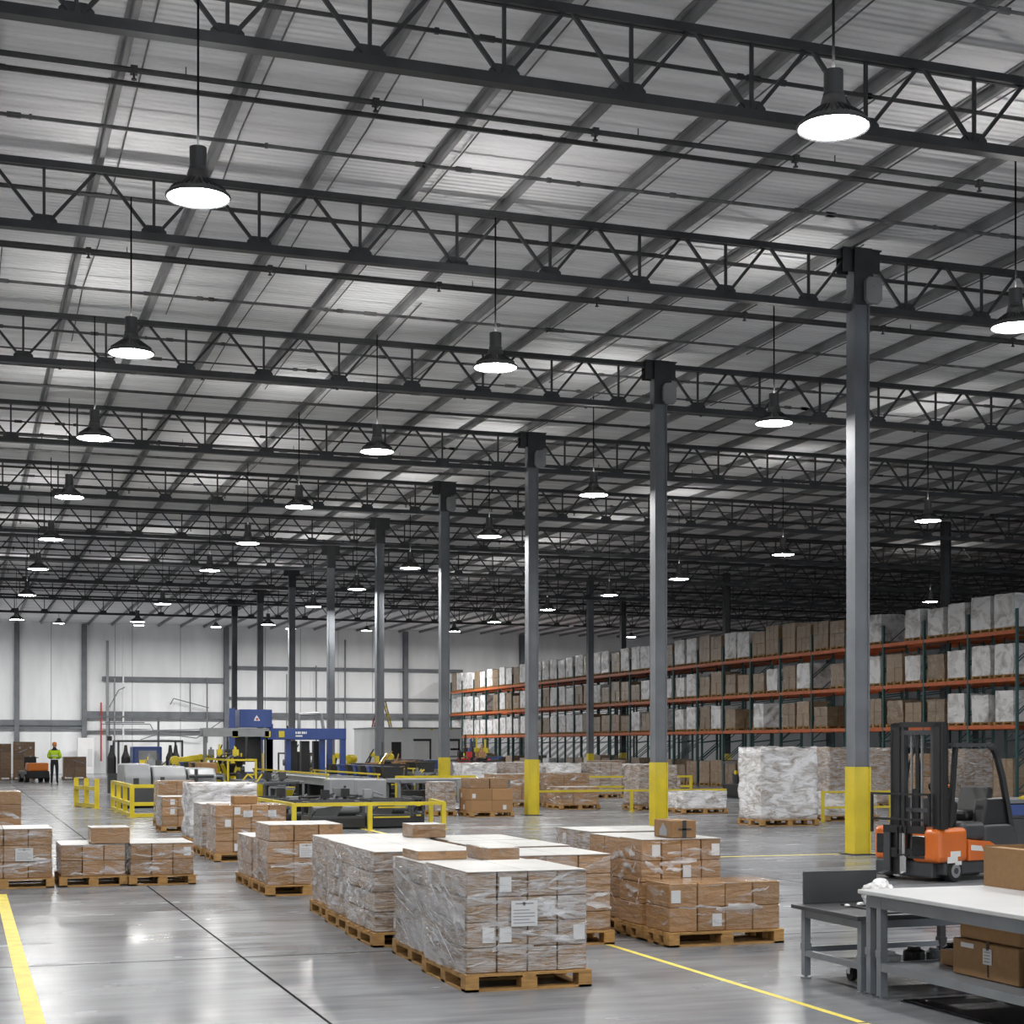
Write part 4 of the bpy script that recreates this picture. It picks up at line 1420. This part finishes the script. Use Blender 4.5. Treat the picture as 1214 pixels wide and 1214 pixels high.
# yellow stackers and arms
yl = ['yellow machine arm between the hooded and the blue machine, aisle side', 'yellow machine arm right beside the blue tower', 'yellow machine arm deepest beside the blue tower', 'yellow machine arm behind the conveyors beyond the blue portal', 'yellow machine arm by the white office wall']
for k, (x, y) in enumerate(((7.4, 57.5), (8.1, 58.5), (6.6, 66.0), (14.75, 63.6), (19.0, 74.0))):
    t = thing('handling_robot', yl[k], 'robot', (x, y, 0), rz=.7 * k)
    MB().lathe([(0, 0), (.38, 0), (.38, .12), (.24, .18), (.22, .5), (0, .5)], 16).build('base', 'charcoal', t)
    MB().bar((0, 0, .5), (-.28, 0, 1.25), .24, .26).cyl((-.28, -.17, 1.25), (-.28, .17, 1.25), .17, 14).build('lower_arm', 'yellow', t, bevel=.02)
    MB().bar((-.28, 0, 1.25), (.62, 0, 1.38), .17, .19).cyl((.62, -.1, 1.38), (.62, .1, 1.38), .11, 12).build('upper_arm', 'yellow', t, bevel=.02)
    MB().bar((.62, 0, 1.38), (.74, 0, .98), .09).box(.6, -.15, .9, .9, .15, .98).build('gripper', 'black', t)
for k, (x, y, lab) in enumerate([(6.9, 50.5, 'grey and yellow conveyor between the hooded machine and the blue tower'), (8.1, 63.0, 'conveyor behind the blue tower'), (14.3, 51.5, 'conveyor past the blue portal, first toward the racks'), (15.6, 56.0, 'conveyor past the blue portal, second toward the racks'), (17.0, 60.0, 'conveyor past the blue portal, third toward the racks')]):
    conveyor(x, y, .9, 6.5, .85, lab, 'grey_mid')
# totes and cartons standing on those conveyors
tm = MB().prism([(0, 0), (.5, 0), (.54, .32), (-.04, .32)], 0, .36).box(-.06, -.02, .29, .56, .38, .33).mesh('tote', 'black')
tb = MB().prism([(0, 0), (.5, 0), (.54, .32), (-.04, .32)], 0, .36).box(-.06, -.02, .29, .56, .38, .33).mesh('tote', 'blue')
kb = carton_mesh(.5, .4, .34, 'kraft')
rg = random.Random(9)
for (x, y, z, ln, w) in [(6.9, 50.5, .89, 6.5, 'between the hooded machine and the blue tower'), (8.1, 63.0, .89, 6.5, 'behind the blue tower'), (14.3, 51.5, .89, 6.5, 'nearest the blue portal'), (15.6, 56.0, .89, 6.5, 'second from the blue portal'), (17.0, 60.0, .89, 6.5, 'third from the blue portal'), (11.2, 44.0, .84, 9.0, 'beside the one out of the blue machine')]:
    yy = y + .3
    while yy < y + ln - .5:
        me = rg.choice((tm, tm, kb, kb, tb))
        nm = 'tote' if me is not kb else 'small_carton'
        c = 'brown carton' if me is kb else ('black tote' if me is tm else 'blue tote')
        tag(put(nm, me, None, (x + .2, yy, z + .002)), f'{c} riding on the conveyor {w}', 'box' if me is kb else 'tote', f'{c}s on the conveyor {w}')
        yy += rg.uniform(.6, 1.3)

def busy(x, y, w, d, h, lab, pal, n=26, seed=0, name='sorting_machine'):
    """a crowded machine: base, frame, drives, hoppers, pipes, guards"""
    rg = random.Random(seed)
    t = thing(name, lab, 'machine', (x, y, 0))
    MB().box(0, 0, .03, w, d, h * .32).build('base', pal[0], t, bevel=.02)
    frame(MB(), .03, .03, .05, w - .03, d - .03, h * .8, .06).build('frame', pal[1], t)
    for k in range(n):
        px, py = rg.uniform(.05, w - .4), rg.uniform(0, d - .4)
        z = rg.uniform(.25, .8) * h
        c = rg.choice(pal)
        q = rg.random()
        if q < .3:
            MB().box(px, py, h * .3, px + rg.uniform(.15, .4), py + rg.uniform(.15, .4), z + .12).build('drive_unit', c, t, bevel=.02)
        elif q < .45:
            MB().cyl((px, py, z), (px + rg.uniform(.2, .6), py, z), rg.uniform(.05, .13), 12).build('motor', c, t)
        elif q < .6:
            MB().tube([(px, py, .2), (px, py, z), (px + rg.uniform(-.2, .3), py, z + .2), (px + .3, py, h * rg.uniform(.8, 1.15))], .025, 6).build('pipe', c, t)
        elif q < .75:
            MB().lathe([(0, z - .2), (.08, z - .2), (.2, z + .1), (.2, z + .14), (.18, z + .14), (0, z)], 12, (px + .2, py + .2, 0)).build('hopper', c, t)
        elif q < .9:
            a = rg.uniform(.3, w * .7)
            MB().bar((px, -.04, z), (px + a, -.04, z + rg.uniform(-.15, .15)), .06).bar((px, -.04, h * .2), (px, -.04, z), .05).build('guard_bar', c, t)
        else:
            MB().bar((px, py, .1), (px, py, h * rg.uniform(.9, 1.4)), .06).box(px - .08, py - .08, h * .88, px + .1, py + .1, h * .88 + .2).build('mast', c, t)
    return t


busy(7.95, 51.0, .95, 5.0, 1.65, 'yellow and black machine crowded with guards between hooded machine and blue tower', ('charcoal', 'yellow', 'yellow', 'black', 'grey_mid'), 44, 1)
busy(5.6, 51.5, 1.1, 4.5, 1.25, 'yellow, grey and black machine right behind the grey hooded machine', ('grey_mid', 'yellow', 'grey_paint', 'black', 'charcoal'), 34, 2)
busy(7.5, 43.5, 1.4, 4.0, .95, 'low black and grey drive unit inside the front rail at the aisle end', ('charcoal', 'grey_mid', 'black', 'grey_paint', 'yellow'), 30, 3)
busy(12.45, 49.5, 1.0, 3.6, 1.45, 'brown and black machine clutter beside the second grey conveyor', ('charcoal', 'black', 'kraft', 'yellow', 'steel_dark'), 36, 4)
busy(12.0, 60.0, 1.0, 4.0, 1.85, 'dark machine with thin masts behind the fifth column foot', ('black', 'charcoal', 'kraft', 'grey_mid', 'yellow'), 36, 5)
busy(16.7, 53.0, 1.1, 3.6, 1.55, 'brown and black machine clutter before the white office cabin', ('charcoal', 'black', 'kraft', 'red', 'grey_paint'), 36, 6)
busy(18.2, 57.5, 1.1, 3.6, 1.7, 'dark machine clutter with blue parts before the white office cabin', ('black', 'charcoal', 'blue', 'grey_paint', 'yellow'), 34, 7)
busy(12.45, 44.2, .9, 3.8, .95, 'low dark machine with yellow guards by the fourth column foot', ('charcoal', 'black', 'yellow', 'blue', 'grey_mid'), 30, 8)
busy(6.7, 36.5, 2.9, 3.0, .62, 'low black machine bed behind the yellow front rail', ('black', 'charcoal', 'black', 'grey_mid', 'grey_paint'), 34, 9)
busy(24.6, 46.5, 1.2, 3.0, 1.5, 'dark machine standing before the racks behind the white load', ('black', 'charcoal', 'steel_dark', 'yellow', 'kraft'), 20, 10)

# ------------------------------------------------------------------ yellow barriers


def barrier(pts, h, lab, rails=(1.0, .5), w=.07, post=2.2, toe=False):
    t = thing('safety_barrier', lab, 'barrier', (pts[0][0], pts[0][1], 0))
    o = Vector((pts[0][0], pts[0][1], 0))
    done = set()
    for a, b in zip(pts, pts[1:]):
        a, b = Vector((*a, 0)) - o, Vector((*b, 0)) - o
        n = max(1, round((b - a).length / post))
        for i in range(n + 1):
            p = a.lerp(b, i / n)
            k = (round(p.x, 2), round(p.y, 2))
            if k in done:
                continue
            done.add(k)
            MB().bar(p, p + Vector((0, 0, h)), w).box(p.x - w, p.y - w, 0, p.x + w, p.y + w, .012).build('post', 'yellow', t)
        for f in rails:
            MB().bar(a + Vector((0, 0, h * f - .03)), b + Vector((0, 0, h * f - .03)), w * .8).build('rail', 'yellow', t)
    return t


barrier([(6.35, 44.5), (6.45, 32.6), (9.65, 32.6), (9.95, 34.6)], .58, 'low yellow guard rail along the front of the conveyors', rails=(1.0,), w=.09, post=1.9)
barrier([(3.95, 45.6), (3.96, 40.4), (5.4, 40.4), (5.4, 45.0)], .80, 'yellow cage of posts and rails before the grey hooded machine', rails=(1.0, .45, .1), w=.11, post=1.5)
barrier([(3.15, 48.4), (3.6, 46.6)], .84, 'yellow rail gate at the aisle corner of the cage', rails=(.7, .12), w=.13, post=.95)
barrier([(14.2, 39.6), (19.75, 39.6)], .60, 'yellow guard rail crossing behind the second column foot', rails=(1.0,), w=.07, post=3.2)
barrier([(16.6, 48.2), (22.6, 47.8)], .80, 'yellow guard rail before the far row of loads', rails=(1.0, .6), w=.08, post=2.0)
barrier([(11.2, 42.3), (13.4, 42.3)], .95, 'yellow rail at the fourth column foot', rails=(1.0, .5), w=.08, post=2.2)
barrier([(18.9, 32.85), (20.7, 32.85)], .72, 'yellow frame guarding the low load behind the first column', rails=(1.0, .5), w=.06, post=1.8)

# ------------------------------------------------------------------ office box, cabinets, far vehicles
t = thing('office_cabin', 'white office cabin with doors near the back wall beside the racks', 'cabin', (21.3, 85.0, 0))
MB().box(0, 0, 0, 4.9, 5, 2.75).build('cabin_wall', 'wall_panel', t)
MB().box(-.05, -.05, 2.72, 4.95, 5.05, 2.8).build('roof_edge', 'grey_paint', t)
for x, w, h, m in ((.9, .55, 2.0, 'ink_black'), (2.2, .85, 2.05, 'white'), (4.0, .7, 2.05, 'white')):
    q = MB().box(x, -.03, 0, x + w, -.005, h).build('door', m, t)
    if m == 'white':
        MB().box(x - .06, -.06, h, x + w + .1, -.005, h + .12).box(x + w, -.05, .4, x + w + .1, -.005, h).build('door_frame', 'ink_black', q)
MB().box(4.25, -.03, 1.55, 4.8, -.005, 1.65).build('wall_sign', 'ink_black', t)
for x in (1.3, 3.1, 4.2):
    MB().box(x, -.08, 2.66, x + .15, -.02, 2.74).build('warning_lamp', 'yellow', t)
t = thing('electrical_cabinet', 'white tall cabinet at the foot of the wall column behind the worker', 'cabinet', (6.95, 105.3, 0))
MB().box(0, 0, 0, 1.0, .7, 2.3).build('body', 'white', t, bevel=.02)
MB().box(.62, -.02, .5, .9, -.0, 1.6).build('door', 'paper', t)
t = thing('stepladder', 'red and yellow folding ladder standing on the office cabin roof', 'ladder', (21.6, 86.5, 2.83))
for m, a, b in (('red', 0, .35), ('yellow', 1.0, .65)):
    mb = MB()
    for y in (0, .45):
        mb.bar((a, y, 0), (b, y, 1.4), .07)
    for k in range(4):
        p = a + (b - a) * (.15 + .22 * k)
        mb.bar((p, 0, 1.4 * (.15 + .22 * k)), (p, .45, 1.4 * (.15 + .22 * k)), .05)
    mb.build('ladder_side', m, t)
MB().box(.3, 0, 1.38, .7, .45, 1.44).build('top_step', 'red', t)


def tugger(x, y, rz, lab, m):
    t = thing('tow_tractor', lab, 'vehicle', (x, y, 0), rz)
    MB().box(-.55, -.9, .18, .55, .9, .55).build('body', 'black', t, bevel=.05)
    MB().box(-.5, -.9, .55, .5, -.3, .95).build('hood', m, t, bevel=.06)
    s = MB().box(-.3, .25, .55, .3, .75, .72).build('seat', 'black', t, bevel=.04)
    MB().box(-.3, .68, .72, .3, .8, 1.25).build('seat_back', 'black', s, bevel=.04)
    MB().bar((0, -.3, .9), (0, -.1, 1.2), .05).bar((-.2, -.1, 1.2), (.2, -.1, 1.2), .04).build('steering_bar', 'black', t)
    for sx in (-1, 1):
        for yy in (-.6, .6):
            w = MB().cyl((sx * .4, yy, .2), (sx * .58, yy, .2), .2, 18).build('wheel', 'rubber', t)
            MB().cyl((sx * .56, yy, .2), (sx * .59, yy, .2), .1, 12).build('wheel_rim', 'grey_mid', w)
    return t


tugger(3.35, 82.5, .2, 'black and orange tow tractor beside the worker in the yellow jacket', 'hat_orange')
tugger(20.4, 63.0, 1.2, 'black tow tractor before the racks beside the office cabin', 'black')
t = thing('low_machine', 'dark low machine with blue panel beyond the forklift at the picture edge', 'machine', (16.0, 22.6, 0))
MB().box(0, 0, .05, 2.4, 1.2, .55).build('base', 'charcoal', t, bevel=.03)
MB().box(.1, .1, .55, 2.3, 1.1, .62).box(.0, .0, .80, 2.4, 1.2, .86).build('deck', 'grey_mid', t)
for x in (.1, 1.2, 2.2):
    MB().box(x, .1, .62, x + .1, 1.1, .80).build('bracket', 'black', t)
MB().box(.5, -.03, .60, 1.5, .0, .78).build('blue_panel', 'blue', t)
MB().bar((.9, .2, .86), (1.5, .3, 1.0), .07).build('yellow_bar', 'yellow', t)


# ------------------------------------------------------------------ people
def person(x, y, s, rz, lab, hat=True, arms='front'):
    t = thing('person', lab, 'person', (x, y, 0), rz)
    V = [(0, 0, .98), (0, .01, 1.2), (0, .01, 1.42), (0, 0, 1.55), (0, -.02, 1.66),
         (.19, 0, 1.44), (.27, .02, 1.18), (.12, -.16, 1.12),
         (-.19, 0, 1.44), (-.27, .02, 1.18), (-.12, -.18, 1.12),
         (.10, 0, .92), (.11, -.02, .50), (.12, .03, .09), (.13, -.12, .04),
         (-.10, 0, .92), (-.11, .0, .50), (-.12, .03, .09), (-.13, -.12, .04)]
    Ed = [(0, 1), (1, 2), (2, 3), (3, 4), (2, 5), (5, 6), (6, 7), (2, 8), (8, 9), (9, 10), (0, 11), (11, 12), (12, 13), (13, 14), (0, 15), (15, 16), (16, 17), (17, 18)]
    Rr = [.15, .145, .16, .06, .10, .075, .055, .04, .075, .055, .04, .115, .09, .065, .05, .115, .09, .065, .05]

    def skin(name, verts, edges, radii, m, parent, sub=2):
        me = bpy.data.meshes.new(name)
        me.from_pydata([Vector(v) * s for v in verts], edges, [])
        me.materials.append(M[m])
        o = put(name, me, parent)
        sk = o.modifiers.new('Skin', 'SKIN')
        for i, r in enumerate(radii):
            me.skin_vertices[0].data[i].radius = (r * s, r * s * .8)
        me.skin_vertices[0].data[0].use_root = True
        sd = o.modifiers.new('Sub', 'SUBSURF')
        sd.levels = sd.render_levels = sub
        return o
    skin('body', V, Ed, Rr, 'trousers', t)
    JV = [V[i] for i in (1, 2, 5, 6, 7, 8, 9, 10)]
    JV[0] = (0, .01, 1.0)
    skin('jacket', [JV[0], (0, .01, 1.2)] + JV[1:], [(0, 1), (1, 2), (2, 3), (3, 4), (4, 5), (2, 6), (6, 7), (7, 8)], [.175, .165, .18, .115, .09, .07, .115, .09, .07], 'hivis', t)
    b = MB()
    for z in (1.06, 1.22):
        b.lathe([(.178, z), (.19, z), (.19, z + .045), (.178, z + .045)], 20)
    b.v = [(p[0] * s, p[1] * .85 * s, p[2] * s) for p in b.v]
    b.build('reflective_band', 'white', t)
    h = MB().lathe([(0, -.12), (.05, -.115), (.075, -.06), (.085, 0), (.08, .06), (.05, .11), (0, .125)], 18, (0, -.02, 1.70))
    h.v = [(p[0] * s, p[1] * s, p[2] * s) for p in h.v]
    hd = h.build('head', 'skin', t, smooth=True)
    f = MB().box(-.035, -.105, 1.70, -.015, -.09, 1.715).box(.015, -.105, 1.70, .035, -.09, 1.715)
    f.v = [(p[0] * s, p[1] * s, p[2] * s) for p in f.v]
    f.build('eyes', 'ink_black', hd)
    nz = MB().prism([(-.09, 1.71), (-.125, 1.665), (-.09, 1.66)], -.014, .014, 'x').box(-.09, -.04, 1.66, -.08, .0, 1.74).box(.08, -.04, 1.66, .09, .0, 1.74)
    nz.v = [(p[0] * s, p[1] * s, p[2] * s) for p in nz.v]
    nz.build('nose_and_ears', 'skin', hd)
    if hat:
        q = MB().lathe([(.12, 1.725), (.122, 1.735), (.10, 1.74), (.098, 1.79), (.07, 1.84), (0, 1.855)], 20, (0, -.02, 0))
        q.v = [(p[0] * s, p[1] * s, p[2] * s) for p in q.v]
        q.build('hard_hat', 'hat_orange', t, smooth=True)
    for sx in (1, -1):
        hb = Vector((sx * .12, -.17, 1.12))
        mb = MB()
        mb.bar(hb, hb + Vector((-sx * .05, -.05, .0)), .07, .03)
        for k in range(4):
            a = hb + Vector((-sx * .05, -.05, 0)) + Vector((0, -.005, .028 - k * .019))
            c = a + Vector((-sx * .035, -.03, -.004))
            mb.cyl(a, c, .008, 6).cyl(c, c + Vector((-sx * .02, .012 * (k % 2), -.018 - .004 * (k % 3))), .007, 6)
        mb.cyl(hb + Vector((0, -.02, .03)), hb + Vector((-sx * .02, -.06, .055)), .009, 6)
        mb.v = [(p[0] * s, p[1] * s, p[2] * s) for p in mb.v]
        mb.build('hand', 'skin', t)
    return t


person(4.15, 79.0, 1.06, R(170), 'person in lime yellow jacket, dark trousers and orange hat standing in the aisle')
person(19.35, 62.2, 1.0, R(60), 'person in lime yellow jacket beside the black tow tractor', hat=False)

# ------------------------------------------------------------------ camera, world, view
cam = bpy.data.cameras.new('camera')
co = bpy.data.objects.new('camera', cam)
C.objects.link(co)
co.location = (0, 0, 1.75)
co.rotation_euler = (R(90), 0, R(-18.94))
cam.sensor_width = 36
cam.lens = 1900 / 1214 * 36
cam.shift_y = (885 - 607) / 1214
cam.clip_end = 400
sc = bpy.context.scene
sc.camera = co
w = bpy.data.worlds.new('world')
sc.world = w
w.use_nodes = True
w.node_tree.nodes['Background'].inputs['Color'].default_value = (.9, .95, 1, 1)
w.node_tree.nodes['Background'].inputs['Strength'].default_value = 1.0
sc.view_settings.view_transform = 'Standard'
sc.view_settings.look = 'None'
sc.view_settings.gamma = 1
sc.view_settings.exposure = 0.84
